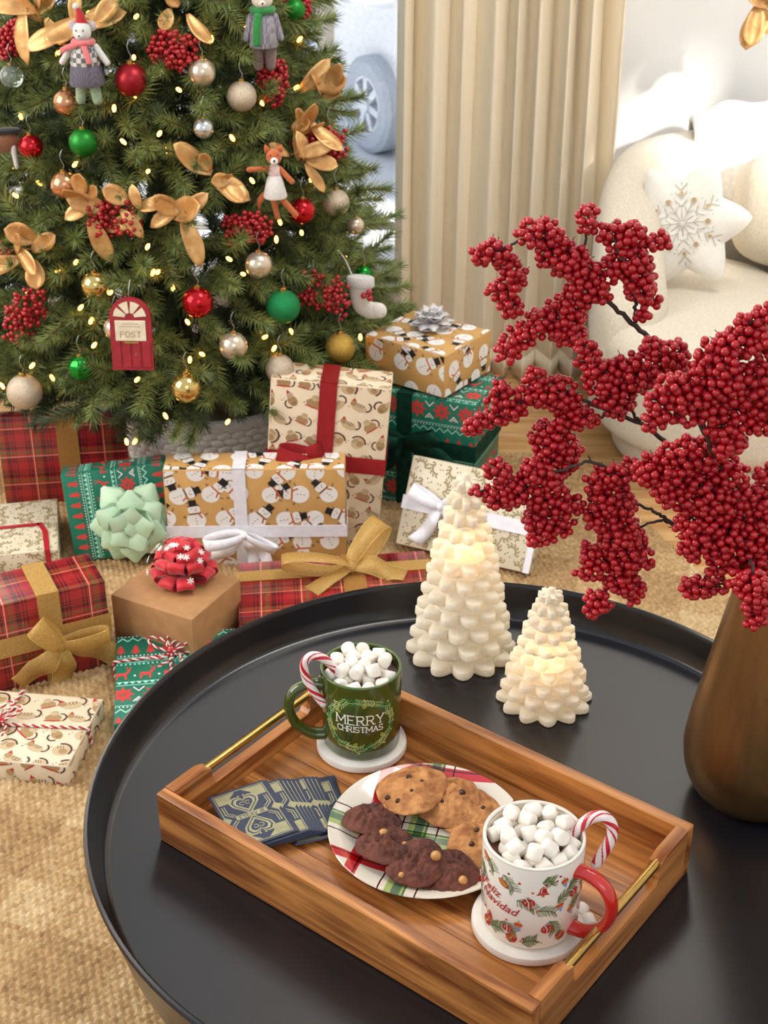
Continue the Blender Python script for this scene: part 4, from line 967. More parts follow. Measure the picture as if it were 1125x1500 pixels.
def band_h(root, w, d, h, z, bw, m, t=.0011, name='ribbon'):
    """ribbon round the gift over front, ends and back"""
    e = .0016; mb = MB()
    mb.box(-w/2-e-t, w/2+e+t, -d/2-e-t, -d/2-e, z-bw/2, z+bw/2).box(-w/2-e-t, w/2+e+t, d/2+e, d/2+e+t, z-bw/2, z+bw/2).box(w/2+e, w/2+e+t, -d/2-e-t, d/2+e+t, z-bw/2, z+bw/2).box(-w/2-e-t, -w/2-e, -d/2-e-t, d/2+e+t, z-bw/2, z+bw/2)
    return mb.build(name, m, root, 0)
def tied_bow(root, M_, s, bw, m, loops=((150, 1.0), (25, 1.0)), tails=((215, 1.1), (-50, 1.1)), t=.0009, wire=None):
    """a bow in the local plane x-y facing +z: angles in degrees, lengths times s"""
    bow = bpy.data.objects.new('bow', None); COL.objects.link(bow); bow.parent = root; bow.matrix_local = M_
    def edges(mb, pts, wd, width):
        if not wire: return
        for sg in (-1, 1):
            mb.tube([Vector(p)+Vector(wd[i]).normalized()*sg*(width[i]/2) for i, p in enumerate(pts)], .0007, 4, 1)
    mats = [m, wire] if wire else [m]
    for a, L in loops:
        a = math.radians(a); d = Vector((math.cos(a), math.sin(a), 0)); n = Vector((-d.y, d.x, 0)); L *= s; pts = []; wd = []; ww = []
        for k in range(21):
            u = k/20; ang = 2*PI*u; r_ = L*.5*(1-math.cos(ang)); off = L*.20*math.sin(ang)
            pts.append(d*r_*1.0+Vector((0, 0, .012+.35*L*math.sin(PI*u)**2*.5+off*.9))+n*off*.15); wd.append(n+Vector((0, 0, .35)) if u < .5 else n+Vector((0, 0, .15))); ww.append(bw*(.42+.58*math.sin(PI*u)**.8))
        mb = MB().strip(pts, wd, ww, t); edges(mb, pts, wd, ww); mb.build('loop', mats, bow, 180)
    for a, L in tails:
        a = math.radians(a); d = Vector((math.cos(a), math.sin(a), 0)); n = Vector((-d.y, d.x, 0)); L *= s; pts = []; wd = []; ww = []
        for k in range(15):
            u = k/14; pts.append(d*L*u+n*.10*L*math.sin(2.6*u)+Vector((0, 0, .010*(1-u)**1.5+.003+.010*math.sin(PI*u*1.5)**2))); wd.append(n+Vector((0, 0, .3*math.sin(5*u)))); ww.append(bw*(.4+.6*min(1, u*3)))
        mb = MB().strip(pts, wd, ww, t); edges(mb, pts, wd, ww); mb.build('tail', mats, bow, 180)
    MB().ball((0, 0, .012), (bw*.32, bw*.36, .009), 12, 8).build('knot', m, bow, 180)
    return bow
def twine_bow(root, M_, s, m):
    bow = bpy.data.objects.new('twine_bow', None); COL.objects.link(bow); bow.parent = root; bow.matrix_local = M_; r = random.Random(3)
    def rope(pts, name): twist(pts, .0022, m).build(name, m, bow, 180)
    for a in (35, 150, 75):
        a = math.radians(a); d = Vector((math.cos(a), math.sin(a), 0)); n = Vector((-d.y, d.x, 0)); rope([d*s*.5*(1-math.cos(2*PI*k/20))+n*s*.26*math.sin(2*PI*k/20)+Vector((0, 0, .006+.014*math.sin(PI*k/20))) for k in range(21)], 'loop')
    for a in (-60, -115, 200):
        a = math.radians(a); d = Vector((math.cos(a), math.sin(a), 0)); n = Vector((-d.y, d.x, 0)); rope([d*s*1.0*k/14+n*s*.16*math.sin(4*k/14)+Vector((0, 0, .004)) for k in range(15)], 'tail')
    MB().ball((0, 0, .006), (.007, .006, .006), 10, 8).build('knot', m[0], bow, 180)
def twist(pts, r_, m):
    """two-ply red and white cord"""
    P = bez(pts, 4); mb = MB(); n = len(P)
    tot = 0
    for ply in (0, 1):
        q = []; ph = ply*PI; up = Vector((0, 0, 1))
        for i, p in enumerate(P):
            tg = (P[min(i+1, n-1)]-P[max(i-1, 0)]).normalized(); o = tg.cross(up); o = o.normalized() if o.length > 1e-4 else tg.orthogonal().normalized(); b = tg.cross(o)
            if i: ph += (P[i]-P[i-1]).length*430
            q.append(p+(o*math.cos(ph)+b*math.sin(ph))*r_*.5)
        mb.tube(q, r_*.62, 6, ply)
    return mb
def cord(root, pts, m, name='twine'):
    out = []
    for a, b in zip(pts, pts[1:]):
        n = max(2, int((Vector(b)-Vector(a)).length/.004))
        out += [Vector(a).lerp(Vector(b), k/n) for k in range(n)]
    return twist(out+[Vector(pts[-1])], .0024, m).build(name, m, root, 180)
def star_bow(root, M_, R, bw, m, layers, name='bow', t=.0007, puffy=False):
    """rosette: pointed ribbon loops in tiers; layers (count, length, lift in degrees)"""
    bow = bpy.data.objects.new(name, None); COL.objects.link(bow); bow.parent = root; bow.matrix_local = M_; r = random.Random(2)
    for li, (n, L, lift) in enumerate(layers):
        for k in range(n):
            a = 2*PI*(k+.5*(li % 2))/n+r.uniform(-.12, .12); e = math.radians(lift+r.uniform(-6, 6)); d = Vector((math.cos(a)*math.cos(e), math.sin(a)*math.cos(e), math.sin(e))); up = Vector((-math.cos(a)*math.sin(e), -math.sin(a)*math.sin(e), math.cos(e))); sd = d.cross(up)
            l = R*L*r.uniform(.93, 1.05); pts = []; wd = []; ww = []; cr = []
            for q in range(23):
                u = q/22; pos = 1-abs(2*u-1); hh = bw*(.36*math.sin(PI*pos**.9) if u < .5 else -.03); pts.append(d*l*pos+up*hh+Vector((0, 0, .004+.004*li))); wd.append(sd)
                ww.append(bw*(.35+.65*math.sin(PI*min(1, pos*.72+.08)))*(1 if pos < .74 else 1-.80*(pos-.74)/.26)); cr.append(up*.07)
            if puffy:
                pts = []; ww = []; wd = []; cr = []
                for q in range(19):
                    u = q/18; pos = .5*(1-math.cos(2*PI*u)); pts.append(d*l*pos+up*(bw*.42*math.sin(2*PI*u)*(.4+.6*pos))+Vector((0, 0, .004+.006*li))); wd.append(sd); ww.append(bw*(.35+.65*math.sin(PI*u))); cr.append(up*.04)
            MB().strip(pts, wd, ww, t, crown=cr).build('bow_loop', m, bow, 180 if puffy else 38)
    return bow
gold_sheer = pm('ribbon_gold_sheer', (236, 200, 124), (218, 180, 102), 300, .4, metal=.1, transl=.4); gold_wire = pm('ribbon_gold_edge', (230, 196, 110), rough=.3, metal=.7)
gold_flat = pm('ribbon_gold_band', (188, 136, 72), (168, 118, 60), 300, .4, metal=.2)
white_rib = pm('ribbon_white_satin', (238, 236, 240), (228, 226, 232), 80, .32); red_glit = pm('ribbon_red_glitter', (196, 22, 34), (120, 6, 16), 1200, .3, metal=.4, bump=1, bscale=1200)
def sheer(m, k):
    nt = m.node_tree; out = nt.nodes['Material Output']; src = out.inputs[0].links[0].from_socket; tb_ = nt.nodes.new('ShaderNodeBsdfTransparent'); mx_ = nt.nodes.new('ShaderNodeMixShader'); mx_.inputs[0].default_value = k
    nt.links.new(src, mx_.inputs[1]); nt.links.new(tb_.outputs[0], mx_.inputs[2]); nt.links.new(mx_.outputs[0], out.inputs[0])
sheer(gold_sheer, .30); sheer(gold_flat, .18)
velvet = pm('ribbon_green_velvet', (8, 62, 46), (4, 42, 32), 60, .75, spec=.2); red_rib = pm('ribbon_red', (176, 26, 40), rough=.45)
twm = [pm('twine_red', (184, 28, 38), rough=.8), pm('twine_white', (232, 222, 212), rough=.8)]
FRONT = lambda x, z, d: T(x, -d/2-.002, z) @ RX(PI/2)            # local plane facing the viewer side
# --- plaid at the back left
g, w_, d_, h_ = gift('red plaid gift standing at the back left under the tree', (-.645, 2.556, .101), (8.07, 0, .3), (.252, .034, .2), plaid('paper_red_plaid'))
band_v(g, w_, d_, h_, .01, .042, gold_flat)
# --- ivory leaf gift, red ribbon
g, w_, d_, h_ = gift('ivory leaf print gift with thin red ribbon at the left edge', (-.745, 2.325, .032), (11.7, 0, 0), (.25, .202, .062), paper_leaf, leaf_print, LEAF, 3)
rb = MB(); zt = h_+.0016; rb.strip([(-w_/2, .0, zt), (w_*.36, .0, zt)], (0, 1, 0), .010, .0012); rb.strip([(w_*.36, .005, zt), (w_*.405, -.03, zt), (w_*.42, -d_/2-.002, zt), (w_*.425, -d_/2-.0025, 0)], [(1, 0, 0)]*4, .010, .0012); rb.build('ribbon', red_rib, g)
# --- nordic with mint bow
g, w_, d_, h_ = gift('green nordic print gift with a big mint bow leaning at left', (-.499, 2.344, .099), (6.2, -9.3, -4.4), (.192, .05, .176), paper_green, scaled(nordic_print, 1.2, .02), NORD, 1, swap=True)
mint = pm('bow_mint_paper', (190, 218, 186), (180, 210, 176), 40, .4)
star_bow(g, FRONT(.022, .072, d_), .084, .052, mint, [(6, 1.0, 3), (6, .94, 24), (5, .78, 46), (1, .55, 80)])
# --- snowman gift with white ribbon
g, w_, d_, h_ = gift('wide snowman print gift tied with white satin ribbon', (-.238, 2.326, .105), (.96, 0, 0), (.333, .07, .207), paper_kraftgold, snow_print, SNOW, 5)
band_v(g, w_, d_, h_, -.028, .0235, white_rib); band_h(g, w_, d_, h_, .078, .025, white_rib)
tied_bow(g, FRONT(-.022, .078, d_+.004), .08, .022, white_rib, loops=((188, .95), (-25, .8)), tails=((212, 1.35), (-80, .8), (-60, .95)))
# --- tall kitten gift with red glitter ribbon
g, w_, d_, h_ = gift('tall kitten print gift with red glitter ribbon', (-.108, 2.400, .180), (-2.7, 0, 4.7), (.221, .08, .339), paper_cream, kitty_print, KIT, 9)
band_v(g, w_, d_, h_, -.004, .032, red_glit); band_h(g, w_, d_, h_, .178, .033, red_glit)
tied_bow(g, FRONT(-.01, .19, d_+.004), .08, .032, red_glit, loops=((170, 1.0), (115, .45)), tails=((195, 1.3),))
# --- nordic with velvet ribbon
g, w_, d_, h_ = gift('green nordic print gift with dark velvet ribbon beneath the snowman box', (.075, 2.60, .1265), (-22, 0, 0), (.285, .16, .25), paper_green, scaled(nordic_print, 1.4, .05), NORD, 1)
band_v(g, w_, d_, h_, -.005, .032, velvet); band_h(g, w_, d_, h_, .145, .034, velvet)
tied_bow(g, FRONT(-.005, .155, d_+.004), .075, .034, velvet, loops=((175, .9), (20, 1.1)), tails=((-130, 1.2), (-25, 1.5)))
# --- snowman box with silver bow on top of it
g, w_, d_, h_ = gift('square snowman print gift box with silver bow on top of the stack', (.088, 2.615, .302), (-36, 0, 0), (.19, .165, .088), paper_kraftgold, snow_print, SNOW, 21)
star_bow(g, T(-.005, .02, h_+.001), .046, .022, pm('bow_silver_foil', (232, 228, 228), (220, 216, 216), 60, .25, metal=.4), [(8, 1.0, 10), (8, .92, 32), (6, .8, 55), (3, .6, 80)])
# --- leaf gift with white ribbon
g, w_, d_, h_ = gift('ivory leaf print gift with white ribbon leaning beside the tall candle', (.168, 2.335, .092), (-20, -27, 2.5), (.265, .04, .172), paper_leaf, leaf_print, LEAF, 13)
band_h(g, w_, d_, h_, .082, .026, white_rib); band_v(g, w_, d_, h_, .126, .012, white_rib)
tied_bow(g, FRONT(-.055, .088, d_+.004), .065, .026, white_rib, loops=((160, 1.0), (30, .7)), tails=((-120, 1.3), (-40, 1.0)))
# --- plaid lying behind the table
g, w_, d_, h_ = gift('red plaid gift with sheer gold bow lying behind the black table', (-.085, 2.106, .046), (4.9, -2, -1.5), (.337, .188, .07), plaid('paper_red_plaid'))
band_v(g, w_, d_, h_, .035, .04, gold_flat); b = MB(); b.box(-w_/2-.003, w_/2+.003, .02, .055, h_+.0024, h_+.0036).build('ribbon', gold_sheer, g, 0)
tied_bow(g, T(.03, .03, h_+.004) @ RX(.35), .11, .036, gold_sheer, loops=((178, 1.1), (52, .95)), tails=((205, 1.8), (-20, .9)), wire=gold_wire)
# --- brown kraft box with red bow
g, w_, d_, h_ = gift('plain brown kraft box with a red snowflake bow', (-.352, 2.03, .061), (-28, 0, 0), (.165, .145, .12), paper_brown)
redbow = pm('bow_red_fabric', (206, 22, 40), (186, 12, 30), 60, .6, sheen=.3)
bw_ = star_bow(g, T(.0, .025, h_+.004), .058, .030, redbow, [(8, 1.0, 10), (8, .98, 34), (7, .92, 56), (4, .82, 78)], puffy=True)
fl_ = MB(); r_ = random.Random(8)
for k in range(20):
    a = r_.uniform(-PI, PI); e = r_.uniform(.15, 1.3); dd = Vector((math.cos(a)*math.cos(e), math.sin(a)*math.cos(e), math.sin(e))); p = dd*.064+Vector((0, 0, .012)); M_ = Matrix.Translation(p) @ dd.to_track_quat('Z', 'X').to_matrix().to_4x4()
    for q in range(3): fl_.box(-.0058, .0058, -.0009, .0009, 0, .0004, 0, M_ @ RZ(q*PI/3))
fl_.build('snowflake_print', INK['white'], bw_, 0)
# --- plaid front left with gold bow
g, w_, d_, h_ = gift('red plaid gift with wired gold bow at the front left', (-.575, 1.965, .0875), (26, 0, 0), (.215, .10, .169), plaid('paper_red_plaid'))
band_v(g, w_, d_, h_, .012, .036, gold_sheer); band_h(g, w_, d_, h_, .088, .036, gold_sheer)
tied_bow(g, FRONT(.02, .078, d_+.006), .075, .036, gold_sheer, loops=((125, .9), (5, 1.05)), tails=((-150, 1.25), (-100, 1.2), (-35, 1.6)), wire=gold_wire)
# --- kitten print flat gift
g, w_, d_, h_ = gift('flat kitten print parcel tied with red and white twine', (-.562, 1.751, .0225), (-8, -.6, -.3), (.210, .172, .038), paper_cream, kitty_print, KIT, 33)
zt = h_+.003; cord(g, [(-w_/2-.003, -.01, .0), (-w_/2-.003, -.01, zt), (w_/2+.003, .005, zt), (w_/2+.003, .008, 0)], twm); cord(g, [(-.028, d_/2+.003, 0), (-.028, d_/2+.003, zt), (-.034, -d_/2-.003, zt), (-.034, -d_/2-.003, 0)], twm)
twine_bow(g, T(-.03, -.004, h_+.003), .035, twm)
# --- nordic flat gift
g, w_, d_, h_ = gift('flat green nordic print parcel with twine bow against the table rim', (-.336, 1.880, .028), (7.8, 3, 0), (.199, .226, .04), paper_green, scaled(nordic_print, 1.4, .03), NORD, 1)
cord(g, [(-w_/2-.003, .04, 0), (-w_/2-.003, .04, h_+.003), (w_/2+.003, .06, h_+.003), (w_/2+.003, .06, 0)], twm); cord(g, [(-.012, d_/2+.003, 0), (-.012, d_/2+.003, h_+.003), (-.006, -d_/2-.003, h_+.003), (-.006, -d_/2-.003, 0)], twm)
twine_bow(g, T(-.008, .05, h_+.003), .042, twm)
# ================================================================== round black table
TX, TY, TR_ = .0936, 1.110, .3735
black_metal = pm('black_enamel', (25, 24, 28), (22, 21, 25), 30, .22, spec=.5, bump=.02, bscale=400)
ct = thing('coffee_table', 'round black metal coffee table with a raised rim', 'table', (TX, TY, 0))
prof = [(0, TZ-.012), (.33, TZ-.012), (.362, TZ-.020), (.372, TZ+.0)]
top = [(0, 0), (TR_-.006, 0), (TR_-.002, .0012), (TR_+.001, .004), (TR_+.006, .020), (TR_+.0095, .038), (TR_+.0105, .0425), (TR_+.0125, .0445), (TR_+.0150, .0435), (TR_+.0165, .0405), (TR_+.0150, .037), (TR_+.0125, .030), (TR_-.002, -.03), (TR_-.03, -.085), (TR_-.06, -.13), (TR_-.12, -.15), (0, -.15)]
MB().lathe([(r, z+TZ) for r, z in top], 128).build('tray_top', black_metal, ct, 35)
MB().lathe([(.0, TZ-.15), (.05, TZ-.15), (.045, TZ-.2), (.05, .06), (.08, .03), (.22, .012), (.225, .0065), (0, .0065)], 64).build('pedestal', black_metal, ct, 35)

# ------------------------------------------------------------------ acacia tray with brass bars
TRX, TRY, TRR, TL, TW, TH = .036, 1.055, -.661, .4371, .284, .060
tr = thing('serving_tray', 'acacia wood serving tray with brass bar handles on the black table', 'tray', (TRX, TRY, TZ), (0, 0, TRR))
wx = wood('acacia_long', (208, 138, 72), (112, 58, 22), 8, .28, 0, .9); wy = wood('acacia_end', (210, 142, 78), (130, 70, 28), 8, .28, 1, .9)
th = .0125; FZ = .014
for i in range(5):                                        # floor boards
    y0 = -TW/2+th+(TW-2*th)/5*i; MB().rbox(TL-2*th, (TW-2*th)/5-.0003, .011, .0006, 1, (0, 0, 0)).build('floor_board', wx, tr, 0, loc=(0, y0+(TW-2*th)/10, FZ-.0055))
for s_ in (-1, 1):
    MB().rbox(TL, th, TH, .0012, 1, (0, 0, TH/2)).build('long_side', wx, tr, 30, loc=(0, s_*(TW/2-th/2), 0))
    c = .052; zc = .034; xi = s_*(TL/2-th/2); hy = TW/2-th    # end wall, cut down between two posts
    pts = [(-hy, 0.001), (hy, 0.001), (hy, TH), (hy-c+.012, TH), (hy-c, TH-.004), (hy-c-.002, zc+.004), (hy-c-.006, zc), (-hy+c+.006, zc), (-hy+c+.002, zc+.004), (-hy+c, TH-.004), (-hy+c-.012, TH), (-hy, TH)]
    m = MB(); n = len(pts); m.add([(-th/2, y, z) for y, z in pts]+[(th/2, y, z) for y, z in pts], [tuple(range(n))[::-1], tuple(range(n, 2*n))]+[(i, (i+1) % n, (i+1) % n+n, i+n) for i in range(n)])
    m.build('end_wall', wy, tr, 30, loc=(xi, 0, 0))
    hb = MB().tube([(xi, -hy+c-.005, TH-.0075), (xi, hy-c+.005, TH-.0075)], .0046, 28); hb.build('bar_handle', pm('brass', (196, 160, 92), (186, 148, 82), 60, .24, metal=1), tr, 40)
def trw(x, y, z=0):                                        # tray place to world
    c, s_ = math.cos(TRR), math.sin(TRR); return Vector((TRX+c*x-s_*y, TRY+s_*x+c*y, TZ+FZ+z))

# ------------------------------------------------------------------ coasters, mugs
coast = pm('coaster_marble', (232, 226, 216), (222, 214, 202), 40, .45)
CZ = .0105
GM = Vector((-.024, 1.2085)); FM = Vector((.1323, .949))
for (p, r_, lab) in ((GM, .0485, 'round white stone coaster under the green mug'), (FM, .0525, 'round white stone coaster under the white mug')):
    o = MB().lathe([(0, 0), (r_-.003, 0), (r_, .003), (r_, CZ-.003), (r_-.0008, CZ-.001), (r_-.003, CZ), (0, CZ)], 64).build('coaster', coast, None, 35, loc=(p.x, p.y, TZ+FZ)); tag(o, lab, 'coaster', 'stone coasters')
MZ = TZ+FZ+CZ
def mug(label, p, R, H, hang, bodym, handm, rimm):
    root = thing('mug', label, 'mug', (p.x, p.y, MZ), (0, 0, 0), 'mugs of hot chocolate')
    R2 = R*.965
    MB().lathe([(0, .0), (R2-.006, 0), (R2-.002, .0015), (R2, .005), (R-.0004, H*.6), (R, H-.002), (R-.0006, H-.0004), (R-.0016, H), (R-.0028, H-.0006), (R-.0034, H-.003), (R-.0036, .008), (R-.008, .0045), (0, .0045)], 96).build('body', bodym, root, 40)
    MB().lathe([(R-.00005, H-.0016), (R-.0003, H+.0001), (R-.0016, H+.0006), (R-.0030, H-.0002), (R-.0034, H-.003), (R-.0022, H-.003)], 96, closed=True).build('rim', rimm, root, 180)
    ca, sa = math.cos(hang), math.sin(hang); 
    q = bez([Vector((x*ca, x*sa, z)) for x, z in ((R-.004, H*.80), (R+.010, H*.83), (R+.0275, H*.75), (R+.0345, H*.55), (R+.0275, H*.31), (R+.011, H*.155), (R-.004, H*.13))], 7)
    hm = MB(); n = len(q); side = Vector((-sa, ca, 0)); rows = []
    for i, c in enumerate(q):
        tg = (q[min(i+1, n-1)]-q[max(i-1, 0)]).normalized(); up = tg.cross(side); f = 1+.25*(abs(i/(n-1)-.5)*2)**4
        rows.append([c+side*(.0070*f*math.cos(a))+up*(.0054*f*math.sin(a)) for a in (2*PI*k/16 for k in range(16))])
    hm.grid(rows, wrap=True); hm.build('handle', handm, root, 180)
    return root
green_glaze = pm('glaze_forest_green', (68, 78, 26), (62, 72, 22), 20, .12, coat=.4); white_glaze = pm('glaze_ivory', (238, 230, 218), (234, 226, 212), 20, .16, coat=.4); red_glaze = pm('glaze_red', (196, 40, 30), (186, 34, 26), 20, .14, coat=.4)
GR, GH, FR_, FH = .0425, .0955, .0454, .0985
gm = mug('green mug reading merry christmas filled with marshmallows', GM, GR, GH, math.radians(190), green_glaze, green_glaze, pm('rim_green', (84, 104, 56), rough=.15))
fm = mug('white holiday print mug with a red handle filled with marshmallows', FM, FR_, FH, math.radians(-36), white_glaze, red_glaze, white_glaze)
def wrap_print(pr, root, R, H, mats, idx, a0, name):
    """map flat print x (arc length) and z onto the mug's side, a0 = angle of x = 0"""
    mb = MB()
    for pts, col, lay in pr.p:
        vs = []
        for x, z in pts:
            f = min(1, z/(H*.6)); rr = R*.965+(R-.0004-R*.965)*f+.00035+lay*.0001; a = a0+x/R; vs.append((rr*math.cos(a), rr*math.sin(a), z))
        mb.add(vs, [tuple(range(len(vs)))], idx[col])
    return mb.build(name, mats, root, 0)
pr = Print()
letters(pr, 'MERRY', 0, .050, .0110, .0013, 'w', 3); letters(pr, 'CHRISTMAS', 0, .0405, .0068, .0010, 'w', 3, gap=.2)
r = random.Random(4)
for k in range(24):                                       # wreath of little twigs
    a = 2*PI*k/24; cx, cz = .0365*math.cos(a), .0485+.0300*math.sin(a); t = a+PI/2+r.uniform(-.5, .5)
    pr.at(cx, cz, t, r.uniform(1.0, 1.35)); c = ('l', 'y', 'l', 'd')[k % 4]
    pr.line([(-.006, 0), (-.001, .0006), (.004, 0)], .0006, 'y')
    for q in range(4):
        for s_ in (-1, 1): pr.ell(-.004+q*.0026, s_*.0021, .0021, .00075, c, 1, 8, s_*.75)
    if k % 4 == 1: pr.ell(.003, .0045, .0030, .0019, 'o', 1, 10, 1.0)
    if k % 3 == 0: pr.ell(-.003, -.004, .0011, .0011, 'y', 1, 8)
inkm = [flat('cream_ink', (236, 230, 212)), flat('leaf_light', (136, 164, 92)), flat('leaf_yellow', (182, 186, 122)), flat('leaf_deep', (46, 112, 58)), flat('olive_fruit', (140, 146, 44))]
wrap_print(pr, gm, GR, GH, inkm, {'w': 0, 'l': 1, 'y': 2, 'd': 3, 'o': 4}, math.radians(-91), 'wreath_print')
# white mug print: pine garlands, baubles, bells and the greeting
pr = Print(); r = random.Random(12)
def pine(x, y, a, L):
    pr.at(x, y, a); pr.arc(0, -L*1.2, L*1.2, PI/2+.42, PI/2-.42, .0009, 'br', 0, 8)
    for k in range(13):
        t = -.42+.84*k/12; bx, by = L*1.2*math.sin(t), L*1.2*(math.cos(t)-1)
        for s_ in (-1, 1): pr.line([(bx, by), (bx+.0040, by+s_*.0058*r.uniform(.8, 1.2))], .00055, 'g' if k % 3 else 'dg', 1)
def bauble(x, y, k=1.0):
    pr.at(x, y, r.uniform(-.4, .4), k); pr.ell(0, 0, .0056, .0050, 'r', 2, 16); pr.rect(-.0013, .0046, .0013, .0066, 'gr', 2); pr.line([(-.0018, .0046), (.0002, 0), (-.0006, -.0048)], .0007, 'w', 3); [pr.ell(.0030, -.0026+.0022*q, .0008, .0008, 'p', 3, 8) for q in range(3)]; pr.ell(-.0030, .0004, .0009, .0016, 'p', 3, 8)
def bell(x, y):
    pr.at(x, y); pr.poly([(-.0026, .0045), (.0026, .0045), (.0034, 0), (.0058, -.0036), (-.0058, -.0036), (-.0034, 0)], 'r', 2); pr.ell(0, .0052, .0014, .0014, 'o', 2, 8); pr.ell(0, -.0044, .0016, .0014, 'o', 2, 8); pr.line([(-.0036, -.0014), (.0036, -.0014)], .0007, 'p', 3); pr.line([(-.0012, .0034), (-.0018, -.0002)], .0007, 'w', 3)
def drop(x, y):
    pr.at(x, y, r.uniform(-.3, .3)); pr.ell(0, 0, .0038, .0030, 'o', 2, 12); pr.poly([(-.0030, -.0024), (.0030, -.0024), (0, -.0085)], 'bl', 2); pr.rect(-.0038, -.0006, .0038, .0008, 'r', 3); pr.line([(0, .003), (0, .0058)], .0007, 'gr', 2)
def cone(x, y, a): pr.at(x, y, a); pr.ell(0, 0, .0062, .0034, 'br', 2, 14); [pr.ell(-.004+.0022*q, 0, .0012, .0026, 'o', 3, 8) for q in range(4)]
for a in ((-.052, .086, -.8, .014), (-.030, .078, -.9, .017), (-.014, .058, -.5, .017), (.004, .050, -.2, .018), (.020, .062, .5, .015), (.031, .072, .4, .013), (.012, .030, -1.2, .016), (-.030, .026, -.3, .016), (.004, .085, 0, .010), (-.044, .018, .5, .013), (.034, .046, .9, .014), (-.010, .014, .4, .013), (.050, .064, .2, .014), (.064, .040, -.6, .016), (-.066, .070, -.9, .015), (-.078, .04, .3, .016)): pine(*a)
for a in ((-.012, .060), (.006, .028), (.033, .060), (-.030, .024, .9), (.055, .05), (-.07, .055)): bauble(*a)
for a in ((.000, .073), (-.052, .024), (.062, .07)): bell(*a)
for a in ((.020, .080), (.017, .053), (-.020, .032), (.030, .042), (.05, .03)): drop(*a)
for a in ((-.036, .074, -.6), (.041, .078, .4), (-.06, .088, -.4)): cone(*a)
for (x, y) in ((-.026, .014), (.020, .016), (-.055, .016), (.046, .014)):
    for q in range(7): pr.at(x+.0034*math.cos(q*.9), y+.0034*math.sin(q*.9)); pr.ell(0, 0, .0024, .0024, ('r', 'o', 'br')[q % 3], 2, 8)
for k in range(26):
    dx_, dz_ = r.uniform(-.075, .07), r.uniform(.012, .088)
    if -.068 < dx_ < -.014 and .038 < dz_ < .074: continue
    pr.at(dx_, dz_); pr.ell(0, 0, .0014, .0013, r.choice(('r', 'br', 'o')), 1, 8)
mk = [flat('mug_pine', (104, 124, 62)), flat('mug_pine_dark', (52, 78, 46)), flat('mug_twig', (134, 88, 42)), flat('mug_red', (176, 32, 36)), flat('mug_pink', (222, 120, 110)), flat('mug_ivory', (240, 226, 208)), flat('mug_orange', (206, 116, 44)), flat('mug_blue', (126, 146, 190)), flat('mug_grey', (150, 150, 146))]
ix = {'g': 0, 'dg': 1, 'br': 2, 'r': 3, 'p': 4, 'w': 5, 'o': 6, 'bl': 7, 'gr': 8}
wrap_print(pr, fm, FR_, FH, mk, ix, math.radians(-84), 'garland_print')
def text_polys(body, size, shear=.3):
    cu = bpy.data.curves.new('t', 'FONT'); cu.body = body; cu.size = size; cu.shear = shear; cu.offset = size*.008; cu.resolution_u = 3; ob = bpy.data.objects.new('t', cu); COL.objects.link(ob)
    bpy.context.view_layer.update(); me = bpy.data.meshes.new_from_object(ob.evaluated_get(bpy.context.evaluated_depsgraph_get())); P = [[(me.vertices[i].co.x, me.vertices[i].co.y) for i in p.vertices] for p in me.polygons]
    bpy.data.objects.remove(ob); bpy.data.curves.remove(cu); bpy.data.meshes.remove(me); return P
pt = Print()
for body, x, y in (('Feliz', -.063, .057), ('Navidad', -.064, .0465)):
    for q in text_polys(body, .0128): pt.at(x, y, -.12); pt.poly(q, 'r', 4)
wrap_print(pt, fm, FR_, FH, mk, ix, math.radians(-84), 'greeting_print')
# cocoa
cocoa = pm('cocoa', (88, 46, 30), (112, 64, 44), 60, .3)
for (p, R, H, lab) in ((GM, GR, GH, 'hot chocolate in the green mug under marshmallows'), (FM, FR_, FH, 'hot chocolate in the white mug under marshmallows')):
    o = MB().lathe([(0, .0055), (R-.0085, .0055), (R-.0039, .012), (R-.0039, H-.013), (R-.0060, H-.0135), (0, H-.0135)], 48).build('hot_chocolate', cocoa, None, 40, loc=(p.x, p.y, MZ)); tag(o, lab, 'drink')
mallow = pm('marshmallow', (244, 236, 224), (238, 228, 214), 60, .75, sss=.15, bump=.1, bscale=300)
def mallow_mesh(r_, h, seed):
    rr = random.Random(seed); P = []
    for u, z in ((.001, 0), (.7, .0), (.90, .03), (.985, .11), (1.01, .5), (.985, .89), (.90, .97), (.7, 1.0), (.001, 1.0)):
        P.append([(r_*u*math.cos(a)*(1+.05*math.sin(2*a+seed)), r_*u*math.sin(a)*(1+.05*math.cos(3*a+seed)), (z-.5)*h*(1+.05*math.sin(a+seed))) for a in (2*PI*k/18 for k in range(18))])
    m = MB().grid(P, wrap=True); me = bpy.data.meshes.new('marshmallow'); me.from_pydata(m.v, [], m.f); me.materials.append(mallow); me.shade_smooth(); return me
mm_ = [mallow_mesh(.0070, .0135, s) for s in range(4)]
